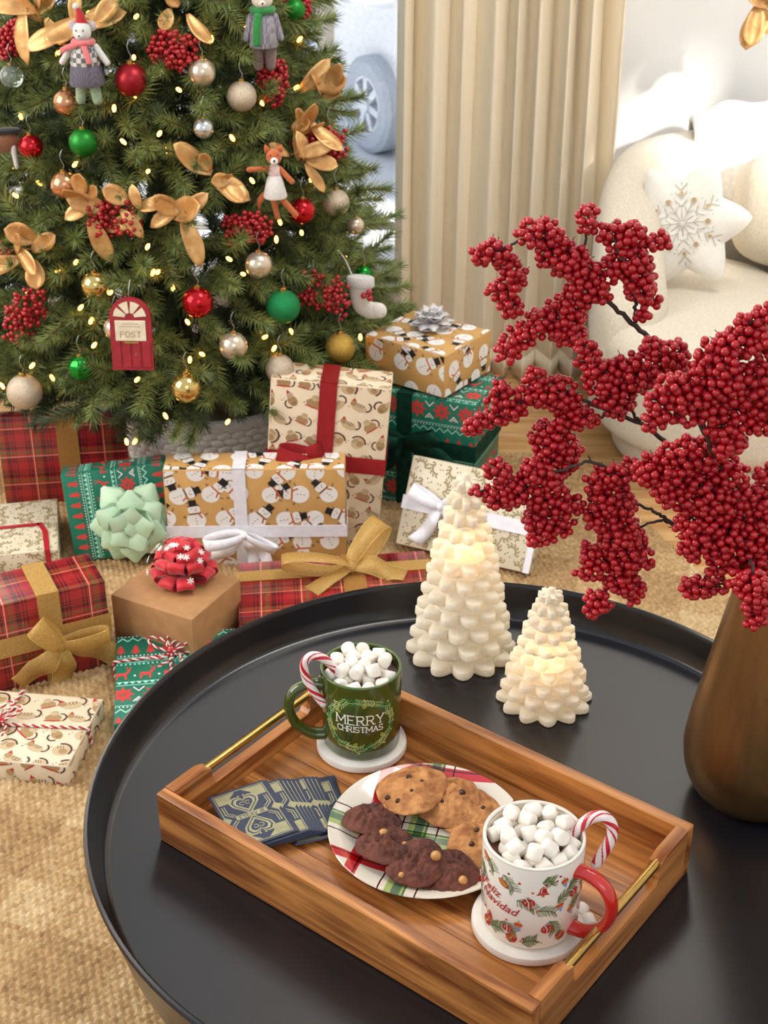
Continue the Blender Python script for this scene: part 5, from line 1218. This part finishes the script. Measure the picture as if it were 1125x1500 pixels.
def fill(p, R, H, lab, seed, n2):
    rr = random.Random(seed); placed = []; zt = MZ+H
    def put(x, y, z, flatness):
        o = link(mm_[rr.randrange(4)], 'marshmallow', None, (p.x+x, p.y+y, z), (rr.uniform(-1, 1)*flatness, rr.uniform(-1, 1)*flatness, rr.uniform(0, 6))); tag(o, lab, 'marshmallow', lab); placed.append((x, y))
    t = 0
    while t < 3000:
        t += 1; a, q = rr.uniform(0, 2*PI), (R-.011)*math.sqrt(rr.random()); x, y = q*math.cos(a), q*math.sin(a)
        if all(math.hypot(x-u, y-v) > .0124 for u, v in placed): put(x, y, zt-.010+rr.uniform(-.001, .002), 1.5)
    first = len(placed); t = 0; sec = []
    while t < 3000 and len(sec) < n2:
        t += 1; a, q = rr.uniform(0, 2*PI), (R-.016)*math.sqrt(rr.random()); x, y = q*math.cos(a), q*math.sin(a)+.004
        if all(math.hypot(x-u, y-v) > .0128 for u, v in sec): sec.append((x, y)); put(x, y, zt+.0005+rr.uniform(-.001, .002), 1.5)
    return placed
fill(GM, GR, GH, 'mini marshmallow floating in the green mug', 3, 13)
fill(FM, FR_, FH, 'mini marshmallow floating in the white mug', 5, 18)
for k, (px, py) in enumerate(((850, 1334), (862, 1350))):
    q = at_z(px, py, MZ-.003); o = link(mm_[k], 'marshmallow', None, (q.x, q.y, TZ+FZ+.0068), (.0+.2*k, 1.5, 1+k)); tag(o, ('mini marshmallow lying beside the red handle, farther one', 'mini marshmallow lying beside the red handle, nearer one')[k], 'marshmallow')
# candy canes
candy_w = pm('candy_white', (240, 226, 220), (236, 220, 214), 40, .22, coat=.4); candy_r = pm('candy_red', (200, 40, 56), (190, 32, 48), 40, .22, coat=.4)
def candy_cane(label, pts, r_):
    root = thing('candy_cane', label, 'candy cane', pts[0], group='candy canes in the mugs'); P = bez([Vector(p)-Vector(pts[0]) for p in pts], 26); m = MB().tube(P, r_, 64)
    L = [0]
    for a, b in zip(P, P[1:]): L.append(L[-1]+(b-a).length)
    k = 0
    for i in range(len(P)-1):
        for s_ in range(64):
            f = (s_/64+L[i]/.052) % 1; m.mi[k] = 1 if (f < .14 or .25 < f < .31 or .5 < f < .64 or .74 < f < .79) else 0; k += 1
    for e in (0, -1): m.ball(P[e], r_*.995, 24, 10, 0)
    m.build('stick', [candy_w, candy_r], root, 180)
def Y1(l, y): return [at_y(px, py, y+dy) for px, py, dy in l]
candy_cane('candy cane hooked over the rim of the green mug', Y1([(500, 1030, 0), (497, 1000, -.004), (489, 979, -.006), (473, 964, -.008), (456, 961, -.009), (446, 972, -.010), (448, 992, -.012), (458, 1010, -.014), (473, 1030, -.016)], 1.205), .0046)
candy_cane('candy cane hooked over the rim of the white mug', Y1([(820, 1262, .004), (834, 1232, .004), (846, 1214, .002), (866, 1198, 0), (884, 1196, -.002), (896, 1208, -.004), (896, 1225, -.006), (886, 1245, -.008), (873, 1264, -.010)], .955), .0052)

# ------------------------------------------------------------------ plate of cookies
PLX, PLY, PLR = .0420, 1.0620, .0972
def plate():
    s = NT('plate_plaid'); tc = s.n('ShaderNodeTexCoord'); mp = s.n('ShaderNodeMapping'); mp.inputs['Rotation'].default_value = (0, 0, math.radians(14)); s.l(tc.outputs['Object'], mp.inputs[0]); sep = s.n('ShaderNodeSeparateXYZ'); s.l(mp.outputs[0], sep.inputs[0])
    W_, R_, G_, D_, L_ = srgb((238, 232, 222)), srgb((204, 50, 60)), srgb((98, 128, 102)), srgb((86, 36, 40)), srgb((172, 192, 120))
    def warp(o, ph):
        f = s.math('FRACT', s.math('ADD', s.math('MULTIPLY', o, 1/.14), ph))
        return s.ramp(f, [(0, W_), (.10, W_), (.14, R_), (.20, D_), (.212, R_), (.23, W_), (.40, D_), (.412, W_), (.45, L_), (.50, G_), (.56, L_), (.575, G_), (.59, W_), (.66, D_), (.67, W_)], 'CONSTANT')
    c = s.mix(1, warp(sep.outputs[0], .60), warp(sep.outputs[1], .57), 'MULTIPLY'); s.l(c, s.b.inputs['Base Color']); s.b.inputs['Roughness'].default_value = .14; s.b.inputs['Coat Weight'].default_value = .4
    root = thing('plate', 'white ceramic plate with red and green plaid in the tray', 'plate', (PLX, PLY, TZ+FZ))
    R = PLR
    MB().lathe([(0, .0015), (.052, .0015), (.056, 0), (.060, .0015), (R-.014, .010), (R-.001, .0155), (R, .0165), (R-.001, .0175), (R-.012, .0145), (R-.024, .0085), (R-.034, .0055), (0, .0055)], 96).build('dish', s.m, root, 60)
plate()
ck_m = pm('cookie_golden', (206, 144, 86), (150, 92, 46), 75, .8, bump=.8, bscale=160, detail=6); cc_m = pm('cookie_chocolate', (112, 60, 44), (78, 38, 28), 60, .8, bump=1.0, bscale=200, detail=6)
chipd = pm('chip_dark', (74, 40, 28), rough=.35); chipb = pm('chip_butterscotch', (206, 150, 84), rough=.35)
def cookie(kind, label, p, r_, th_, rot, chips, seed):
    root = thing('cookie', label, 'cookie', p, rot, 'cookies on the plaid plate', 'XYZ'); P = []; nr, ns = 26, 90
    off = Vector((seed*3.1, seed*1.7, 0))
    def hz(x, y, f):
        dome = th_*(1-f**3.2)*.75+th_*.25*(1-f)
        n1 = noise.noise(Vector((x, y, 0))*75+off)*.0022+noise.noise(Vector((x, y, 0))*190+off)*.0018
        n1 += noise.noise(Vector((x, y, 0))*420+off)*.0007
        if kind == 'c': n1 = n1*1.9+abs(noise.noise(Vector((x, y, 0))*140+off))*-.0040
        return dome+n1*(1-f**6)
    for i in range(nr+1):
        f = max(.001, i/nr); row = []
        for k in range(ns):
            a = 2*PI*k/ns; rr = r_*f*(1+.035*math.sin(3*a+seed)+.025*math.sin(5*a+seed*2)+.012*math.sin(11*a)); x, y = rr*math.cos(a), rr*math.sin(a); row.append((x, y, hz(x, y, f)+.002))
        P.append(row)
    P.append([(x*.985, y*.985, .0008) for x, y, z in P[-1]]); P.append([(x*.9, y*.9, 0) for x, y, z in P[-1]]); P.append([(x*.01, y*.01, 0) for x, y, z in P[-1]])
    MB().grid(P, wrap=True).build('dough', ck_m if kind == 'g' else cc_m, root, 180)
    for cx, cy, s_ in chips:
        x, y = cx*r_, cy*r_; z = hz(x, y, math.hypot(cx, cy))
        m = MB().lathe([(s_*1.02, -.4*s_), (s_*.95, .1*s_), (s_*.62, .5*s_), (s_*.2, .85*s_), (.02*s_, .9*s_)], 12, 0, T(x, y, z+.002) @ RX(.3) @ RY(-.2)); m.build('chip', chipd if kind == 'g' else chipb, root, 180)
z0 = TZ+FZ+.0062
def cpos(px, py, dz): v = at_z(px, py, z0+dz+.006); v.z = z0+dz; return v
D = math.radians
cookie('g', 'chocolate chip cookie largest and leftmost of the golden ones', cpos(604, 1152, .0125), .0365, .009, (D(-3), D(-9), .4), ((-.55, -.35, .0032), (-.75, -.05, .0030), (.05, .25, .003), (.3, -.1, .0022), (-.1, -.3, .002)), 1)
cookie('g', 'chocolate chip cookie second of the golden row', cpos(657, 1170, .0085), .034, .008, (D(-3), D(-8), 1.2), ((.3, -.35, .0036), (.5, .35, .0028), (-.2, .1, .0024)), 2)
cookie('g', 'chocolate chip cookie third of the golden row', cpos(690, 1186, .0040), .033, .008, (D(-2), D(-5), 2.2), ((.25, .1, .0036), (.5, -.3, .0026), (-.2, -.3, .0024)), 3)
cookie('g', 'chocolate chip cookie half hidden behind the white mug', cpos(700, 1232, .0030), .030, .008, (D(4), D(-5), .8), ((-.3, .0, .003), (.3, .3, .003)), 4)
cookie('c', 'dark chocolate cookie farthest left on the plaid plate', cpos(545, 1196, .0075), .0292, .0105, (D(-9), D(5), .3), ((.5, .35, .0044),), 5)
cookie('c', 'dark chocolate cookie with one pale chip second from left', cpos(566, 1234, .0100), .0296, .0105, (D(-5), D(5), .5), ((.05, .3, .0050), (.45, -.4, .003)), 6)
cookie('c', 'dark chocolate cookie with a pale chip at its right end', cpos(611, 1259, .0135), .0290, .0105, (D(-2), D(-10), 1.0), ((.35, -.55, .0052), (-.75, .1, .003)), 7)
cookie('c', 'dark chocolate cookie nearest the white mug', cpos(657, 1274, .0070), .0290, .0110, (D(-4), D(-4), 1.6), ((-.5, -.45, .0048), (.55, .3, .003)), 8)

# ------------------------------------------------------------------ fanned playing cards
navy = pm('card_navy', (52, 58, 80), (46, 52, 72), 60, .4); edge_c = flat('card_edge', (60, 62, 74)); champ = pm('card_foil', (176, 170, 132), (160, 154, 118), 80, .35, metal=.4); slate = flat('card_slate', (84, 90, 108))
def heart(pr, x, y, k, col, lay): pr.at(x, y, 0, k); pr.poly([(0, -1), (-.85, -.05), (-.95, .35), (-.72, .72), (-.38, .76), (-.1, .6), (0, .38), (.1, .6), (.38, .76), (.72, .72), (.95, .35), (.85, -.05)], col, lay)
CW, CH = .061, .086
pr = Print()
for (a, b, c, d) in ((.003, .003, CW-.003, .0040), (.003, CH-.004, CW-.003, CH-.003), (.003, .003, .004, CH-.003), (CW-.004, .003, CW-.003, CH-.003)): pr.at(0, 0); pr.rect(a, b, c, d, 'f', 1)
for sy in (0, 1):
    for sx in (0, 1):
        X = (lambda v: v if not sx else CW-v); Yy = (lambda v: v if not sy else CH-v); pr.at(0, 0)
        q = [(X(.0048), Yy(.0048)), (X(.027), Yy(.0048)), (X(.020), Yy(.011)), (X(.016), Yy(.019)), (X(.0048), Yy(.019))]; pr.poly(q if sx == sy else q[::-1], 'f', 1)
        pr.line([(X(.0065), Yy(.022)), (X(.0065), Yy(.034)), (X(.013), Yy(.040))], .0012, 'f', 1); pr.line([(X(.009), Yy(.022)), (X(.009), Yy(.033)), (X(.015), Yy(.038))], .0010, 'f', 1)
for s_ in (1, -1):
    y = CH/2+s_*.0175; heart(pr, CW/2, y, .0165*s_, 'f', 2); heart(pr, CW/2, y, .0140*s_, 'n', 3); heart(pr, CW/2, y, .0122*s_, 'f', 4); heart(pr, CW/2, y, .0092*s_, 'n', 5)
    pr.at(CW/2, y, 0, s_)
    for q in (-1, 1): pr.arc(q*.0030, .001, .0024, .4, 5.2, .0009, 'f', 6, 8); pr.ell(q*.0028, .0125, .0012, .0012, 'f', 6, 8)
    pr.at(0, 0)
    for q in (.004, CW-.004): pr.at(q, CH/2); pr.poly([(-.0055, 0), (0, .006), (.0055, 0), (0, -.006)], 'f', 2)
pr.at(0, 0); pr.rect(CW/2-.0165, CH/2-.0034, CW/2+.0165, CH/2+.0034, 'f', 7); letters(pr, 'EYEXV III', CW/2, CH/2-.0021, .0042, .0007, 'n', 8, gap=.26)
cm = MB().rbox(CW, CH, .0004, .00015, 1); pr.stamp(cm, CW, CH, (-CW/2, -CH/2, .0002), (1, 0, 0), (0, 1, 0), {'f': 1, 'n': 0, 's': 2}, .00004)
cm.v = [(x, y, (z if z < .00022 else .00022+(z-.00022)*.2)) for x, y, z in cm.v]
card = cm.build('playing_card', [navy, champ, slate], None, 0)
fan = []
for k in range(7): fan.append((-.118+.0012*k, -.022-.0016*k, 52+.7*k))
for k in range(4): fan.append((-.122-.0020*k, -.038-.003*k, 57+1.0*k))
for k in range(5): fan.append((-.131-.0024*k, -.055-.003*k, 60+.8*k))
fan += [(-.1485, -.0775, 64.5), (-.1500, -.0800, 65)]
for k, (x, y, a) in enumerate(fan):
    o = card if k == 0 else card.copy()
    if k: COL.objects.link(o)
    q = trw(x, y, .0006+k*.00078); o.location = q; o.rotation_euler = (0, 0, TRR+math.radians(a))
    tag(o, 'topmost navy playing card with gold hearts in the fanned deck' if k == len(fan)-1 else 'navy playing card lower in the fanned deck under the topmost card', 'playing card', 'fanned deck of cards')

# ------------------------------------------------------------------ tree shaped wax candles
wax = NT('wax'); wb = wax.b; wb.inputs['Base Color'].default_value = (*srgb((242, 232, 208)), 1); wb.inputs['Roughness'].default_value = .42
nz = wax.n('ShaderNodeTexNoise'); nz.inputs['Scale'].default_value = 60; wcol = wax.ramp(nz.outputs[0], [(.3, srgb((250, 242, 224))), (.7, srgb((244, 234, 212)))]); wax.l(wcol, wb.inputs['Base Color'])
tl = wax.n('ShaderNodeBsdfTranslucent'); wax.l(wcol, tl.inputs[0]); mxs = wax.n('ShaderNodeMixShader'); mxs.inputs[0].default_value = .38; wax.l(wb.outputs[0], mxs.inputs[1]); wax.l(tl.outputs[0], mxs.inputs[2]); wax.l(mxs.outputs[0], wax.out.inputs[0])
def candle(label, x, y, R, H, rows, lobes, lz, power):
    root = thing('tree_candle', label, 'candle', (x, y, TZ)); nth, nz_ = 220, 230; P = []
    def base(t): return R*.80*(1-t)**.80+.0028
    edges = [((i/rows)**.96) for i in range(rows+1)]
    for i in range(nz_+1):
        t = i/nz_; k = 0
        while k < rows-1 and edges[k+1] <= t: k += 1
        u = (t-edges[k])/(edges[k+1]-edges[k]); row = []
        nl = max(5, round(lobes*(1-.40*t)))
        for j in range(nth):
            a = 2*PI*j/nth; ph = nl*a/2+(PI/2 if k % 2 else 0); c = abs(math.cos(ph)); lobe = c**.9
            ridge = 1+.05*math.cos(ph*14)*(1 if c > .5 else 0)*.4
            prof_ = (math.sin(PI*min(1, u*1.35+.12)) if u < .72 else max(0, 1-(u-.35)*1.5)*.3); prof_ = max(0, prof_)
            amp = (.0122*(1-.5*t))*R/.058 if t < .965 else 0
            r_ = base(t)+amp*lobe*prof_*ridge*1.25
            row.append((r_*math.cos(a), r_*math.sin(a), H*t+(.012*R/.058*lobe*prof_*(-.25 if u < .3 else .25)) if t > .02 else 0.001))
        P.append(row)
    m = MB().grid(P, wrap=True); L = nz_*nth; m.f.append([L+i for i in range(nth)]); m.f.append(list(range(nth))[::-1]); m.mi += [0, 0]; m.uv += [None, None]
    m.build('wax_body', wax.m, root, 180)
    MB().lathe([(.002, H*lz-.01), (.004, H*lz-.006), (.003, H*lz), (.0006, H*lz+.008)], 10).build('led_flame', pm('led_flame', (255, 190, 90), emit=(255, 170, 70), estr=8), root, 180)
    l = bpy.data.lights.new('led', 'POINT'); l.energy = power; l.color = (1, .70, .36); l.shadow_soft_size = .006; lo = bpy.data.objects.new('led', l); COL.objects.link(lo); lo.parent = root; lo.location = (0, -.012, H*lz+.012)
candle('tall white tree shaped wax candle glowing on the table', .0925, 1.410, .0605, .240, 12, 12, .58, .034)
candle('short white tree shaped wax candle glowing on the table', .1830, 1.312, .0500, .150, 10, 12, .36, .042)

# ------------------------------------------------------------------ bronze vase with red berry branches
VX, VY = .382, 1.150
bronze = pm('bronze_brushed', (146, 108, 66), (126, 92, 54), 40, .34, metal=.9, bump=.15, bscale=500, stretch=(1, 1, .15))
va = thing('vase', 'tall brushed bronze vase at the right of the table', 'vase', (VX, VY, TZ))
vp = [(0, 0), (.040, 0), (.048, .002), (.060, .012), (.069, .030), (.073, .050), (.0735, .065), (.070, .095), (.062, .145), (.053, .200), (.046, .240), (.043, .262), (.0455, .272), (.046, .274), (.044, .275), (.040, .268), (.040, .250), (.050, .190), (.060, .130), (.066, .07), (.05, .012), (0, .01)]
MB().lathe([(p.x, p.z) for p in bez([(r_, 0, z) for r_, z in vp], 3)], 96).build('body', bronze, va, 50)
MB().tube([(.0455*math.cos(a), .0455*math.sin(a), .2735) for a in (2*PI*k/64 for k in range(64))], .0017, 8, closed=True).build('rim', bronze, va, 180)
MOUTH = Vector((VX, VY, TZ+.262))
stemm = pm('berry_branch_bark', (66, 46, 38), (44, 30, 26), 120, .7, bump=.4)
berrym = pm('berry_lacquer', (186, 14, 30), (158, 6, 20), 90, .30, coat=.25)
BR = .0039
berry_me = ico_mesh('berry', BR, 2, berrym); icv = np.array([v.co[:] for v in berry_me.vertices]); icf = np.array([list(p.vertices) for p in berry_me.polygons])
def berry_branch(label, stems, clusters, seed):
    r = random.Random(seed); root = thing('berry_branch', label, 'berry branch', MOUTH, group='red berry branches in the bronze vase')
    def W(l): return [at_y(px, py, y)-MOUTH for px, py, y in l]
    for k, (l, r0, r1) in enumerate(stems):
        pts = ([Vector((0, 0, -.16)), Vector((0, 0, 0))] if k == 0 else [])+W(l)
        if k == 0: pts[0] = Vector((-.01+.006*(seed % 4), .01-.006*(seed % 3), -.2)); pts[1] = Vector((-.018+.005*(seed % 3), -.012+.012*(seed % 3), 0))
        c = bez(pts, 6); n = len(c); c = [p+Vector((r.gauss(0, .0006), r.gauss(0, .0006), r.gauss(0, .0006))) for p in c]
        MB().tube(c, [r0+(r1-r0)*i/(n-1) for i in range(n)], 8).build('stem', stemm, root, 180)
    grid = {}; allp = []
    tw = MB()
    for l, rp in clusters:
        pts = W(l) if len(l) > 1 else [W(l)[0], W([(l[0][0]+6, l[0][1]+4, l[0][2])])[0]]
        c = bez(pts, 6); dep = (pts[0]+MOUTH-CAM).dot(Vector((0, CP, -SP))); R = 1.1*rp*dep/F; tw.tube(c, .0011, 5)
        length = sum((b-a).length for a, b in zip(c, c[1:])); tries = int(260*(length+1.2*R)/R*(R/.02)**2*1.4)+300
        for _ in range(tries):
            k = r.random()*(len(c)-1); a = min(int(k), len(c)-2); p = c[a].lerp(c[a+1], k-a)
            v = Vector((r.gauss(0, 1), r.gauss(0, 1), r.gauss(0, 1))).normalized(); e = 1.0 if .12 < k/(len(c)-1) < .88 else .8
            q = p+v*R*e*(r.uniform(.25, 1.0)**.5)
            g = (int(q.x//.0064), int(q.y//.0064), int(q.z//.0064)); ok = True
            for dx in (-1, 0, 1):
                for dy in (-1, 0, 1):
                    for dz in (-1, 0, 1):
                        for o in grid.get((g[0]+dx, g[1]+dy, g[2]+dz), ()):
                            if (o-q).length < .0064: ok = False; break
                        if not ok: break
                    if not ok: break
                if not ok: break
            if ok:
                grid.setdefault(g, []).append(q); allp.append((q, p))
        for _ in range(4):                                  # a few bare twig ends
            q, p = r.choice(allp); d = (q-p); tw.tube([p, p+d*.8, p+d*1.35+Vector((0, 0, .003))], [.0009, .0007, .0004], 4)
    tw.build('twig', stemm, root, 180)
    fw = Vector((0, CP, -SP)); cam_l = CAM-MOUTH
    allp.sort(key=lambda t: (t[0]-cam_l).length+.35*(t[0]-t[1]).normalized().dot((t[0]-cam_l).normalized())*.02)
    for q, p in allp[:300]: link(berry_me, 'berry', root, q)
    rest = [q for q, p in allp[300:]]
    if rest:
        V = (icv[None]+np.array([q[:] for q in rest])[:, None]).reshape(-1, 3); Fc = (icf[None]+(np.arange(len(rest))*len(icv))[:, None, None]).reshape(-1, 3)
        me = bpy.data.meshes.new('berry_mass'); me.from_pydata(V.tolist(), [], Fc.tolist()); me.materials.append(berrym); me.shade_smooth(); o = link(me, 'berry_mass', root); o['kind'] = 'stuff'
ya = 1.22
berry_branch('red berry branch rising highest toward the curtain', [
  ([(1085, 740, 1.17), (1045, 665, 1.19), (1005, 570, ya), (965, 510, ya), (925, 472, ya), (890, 440, ya), (862, 405, ya), (845, 378, ya)], .0034, .0018),
  ([(930, 474, ya), (931, 450, ya), (925, 410, ya-.01), (905, 360, ya-.01), (895, 345, ya-.01)], .0020, .001),
  ([(893, 442, ya), (868, 443, ya), (830, 462, ya), (790, 480, ya), (745, 512, ya)], .0022, .001), ([(845, 380, ya), (815, 356, ya), (775, 348, ya), (735, 365, ya), (705, 372, ya)], .0018, .001), ([(852, 385, ya), (858, 350, ya), (862, 322, ya)], .0014, .001)],
 [([(702, 374, ya), (722, 368, ya), (742, 378, ya)], 17), ([(735, 385, ya), (752, 400, ya), (742, 430, ya), (752, 452, ya)], 19), ([(722, 425, ya), (735, 420, ya)], 12), ([(770, 345, ya), (800, 342, ya), (815, 365, ya)], 20), ([(800, 360, ya), (795, 380, ya)], 12), ([(862, 312, ya), (862, 335, ya)], 14), ([(825, 375, ya), (845, 395, ya), (865, 410, ya)], 26), ([(850, 420, ya), (872, 425, ya)], 24),
  ([(885, 345, ya), (915, 345, ya), (928, 340, ya)], 19), ([(905, 370, ya), (930, 385, ya), (935, 410, ya), (945, 430, ya)], 24), ([(950, 440, ya), (958, 440, ya)], 12), ([(940, 462, ya), (945, 455, ya)], 9), ([(945, 360, ya), (975, 352, ya)], 12), ([(895, 385, ya), (900, 400, ya)], 16),
  ([(845, 455, ya), (820, 462, ya), (835, 490, ya)], 26), ([(800, 465, ya), (785, 480, ya)], 20), ([(775, 485, ya), (755, 500, ya), (740, 518, ya)], 19)], 1)
yb = 1.20
berry_branch('red berry branch reaching left over the green gift', [
  ([(1090, 780, 1.16), (1040, 715, 1.17), (985, 655, yb), (940, 622, yb), (890, 602, yb), (858, 588, yb), (845, 575, yb)], .0030, .0016), ([(892, 603, yb), (880, 612, yb), (855, 618, yb), (810, 640, yb)], .0016, .001), ([(848, 578, yb), (805, 572, yb), (760, 590, yb), (700, 620, yb)], .0016, .001), ([(935, 618, yb), (920, 590, yb), (895, 560, yb)], .0018, .001)],
 [([(690, 628, yb), (715, 615, yb), (745, 605, yb)], 14), ([(728, 575, yb), (740, 590, yb), (755, 600, yb)], 18), ([(780, 548, yb), (790, 565, yb)], 15), ([(775, 575, yb), (805, 575, yb), (832, 580, yb)], 22), ([(815, 590, yb), (822, 595, yb)], 12),
  ([(852, 507, yb), (870, 512, yb)], 13), ([(860, 530, yb), (880, 545, yb), (900, 540, yb)], 20), ([(878, 560, yb), (900, 570, yb), (905, 590, yb)], 27), ([(920, 545, yb), (945, 545, yb)], 27), ([(960, 525, yb), (995, 515, yb)], 21), ([(975, 540, yb), (1000, 535, yb)], 16), ([(950, 505, yb), (960, 515, yb)], 12),
  ([(865, 615, yb), (835, 610, yb), (815, 635, yb)], 18), ([(800, 640, yb), (820, 660, yb), (800, 685, yb)], 30)], 2)
yc = 1.17
berry_branch('red berry branch hanging in front of the tall candle', [
  ([(1095, 800, 1.15), (1050, 755, 1.15), (990, 718, yc), (930, 703, yc), (895, 690, yc), (866, 676, yc), (820, 690, yc), (760, 705, yc)], .0028, .0012), ([(866, 676, yc), (862, 668, yc)], .0010, .0006), ([(990, 770, yc), (972, 758, yc), (950, 745, yc), (910, 735, yc)], .0022, .0012), ([(985, 768, yc), (968, 762, yc), (945, 768, yc), (905, 785, yc)], .0018, .001)],
 [([(697, 718, yc), (715, 722, yc)], 11), ([(722, 690, yc), (738, 690, yc)], 16), ([(722, 725, yc), (745, 725, yc), (770, 712, yc)], 19), ([(775, 690, yc), (795, 705, yc), (808, 715, yc)], 20), ([(785, 730, yc), (810, 735, yc), (840, 740, yc)], 20), ([(778, 760, yc), (800, 770, yc), (830, 768, yc)], 18), ([(780, 790, yc), (785, 795, yc)], 8), ([(800, 780, yc), (805, 785, yc)], 12),
  ([(870, 705, yc), (900, 700, yc), (925, 690, yc)], 19), ([(885, 725, yc), (910, 740, yc)], 26), ([(870, 745, yc), (880, 765, yc)], 20), ([(900, 770, yc), (915, 800, yc), (910, 830, yc)], 30), ([(865, 810, yc), (880, 830, yc)], 20), ([(850, 840, yc), (870, 842, yc)], 10), ([(895, 850, yc), (920, 855, yc), (925, 870, yc)], 18), ([(880, 870, yc), (865, 890, yc), (885, 885, yc)], 14), ([(945, 800, yc), (948, 830, yc)], 9)], 3)
yd = 1.10
berry_branch('dense red berry branch cut by the right edge at mid height', [
  ([(1095, 790, 1.14), (1060, 720, 1.13), (1038, 645, yd), (1020, 600, yd), (1005, 580, yd)], .0030, .0018), ([(1040, 648, yd), (1038, 625, yd), (1050, 580, yd), (1080, 530, yd), (1115, 490, yd)], .0020, .001)],
 [([(1120, 462, yd), (1095, 475, yd)], 17), ([(1125, 500, yd), (1085, 500, yd), (1060, 520, yd)], 26), ([(1050, 520, yd), (1060, 560, yd), (1090, 560, yd)], 32), ([(1115, 540, yd), (1120, 580, yd), (1115, 620, yd)], 26), ([(980, 570, yd), (1010, 580, yd), (1040, 580, yd)], 26), ([(960, 585, yd), (985, 600, yd), (1020, 605, yd)], 20), ([(1045, 600, yd), (1060, 630, yd), (1070, 655, yd)], 24), ([(1080, 600, yd), (1070, 625, yd)], 18), ([(950, 620, yd), (970, 615, yd)], 15), ([(960, 605, yd), (945, 630, yd)], 9), ([(1035, 540, yd), (1020, 560, yd)], 18)], 4)
ye = 1.12
berry_branch('dense red berry branch lowest above the bronze vase', [
  ([(1110, 830, 1.13), (1070, 780, ye), (1030, 740, ye), (1000, 700, ye), (975, 680, ye)], .0030, .0016), ([(1080, 790, ye), (1060, 800, ye), (1045, 830, ye), (1030, 850, ye)], .0014, .001), ([(1100, 820, ye-.03), (1106, 860, ye-.05), (1108, 900, ye-.05)], .0014, .001)],
 [([(945, 690, ye), (975, 690, ye), (1000, 690, ye)], 24), ([(985, 665, ye), (1030, 665, ye), (1060, 675, ye)], 25), ([(1080, 690, ye), (1060, 700, ye)], 18), ([(975, 710, ye), (1000, 730, ye)], 24), ([(1020, 710, ye), (1050, 740, ye)], 30), ([(1070, 720, ye), (1095, 730, ye)], 18), ([(1115, 730, ye), (1120, 760, ye)], 24), ([(1015, 760, ye), (1040, 780, ye), (1070, 800, ye)], 32), ([(1085, 770, ye), (1110, 790, ye)], 30), ([(1005, 800, ye), (1020, 812, ye)], 14), ([(1085, 820, ye), (1115, 820, ye)], 26), ([(1005, 860, ye), (1030, 858, ye), (1060, 855, ye)], 14), ([(1045, 835, ye), (1060, 830, ye)], 13), ([(1015, 868, ye), (1012, 870, ye)], 8), ([(1080, 850, ye-.03), (1105, 860, ye-.05), (1108, 890, ye-.05)], 20), ([(1100, 905, ye-.05), (1115, 900, ye-.05)], 14), ([(1120, 700, ye), (1122, 690, ye)], 12)], 5)
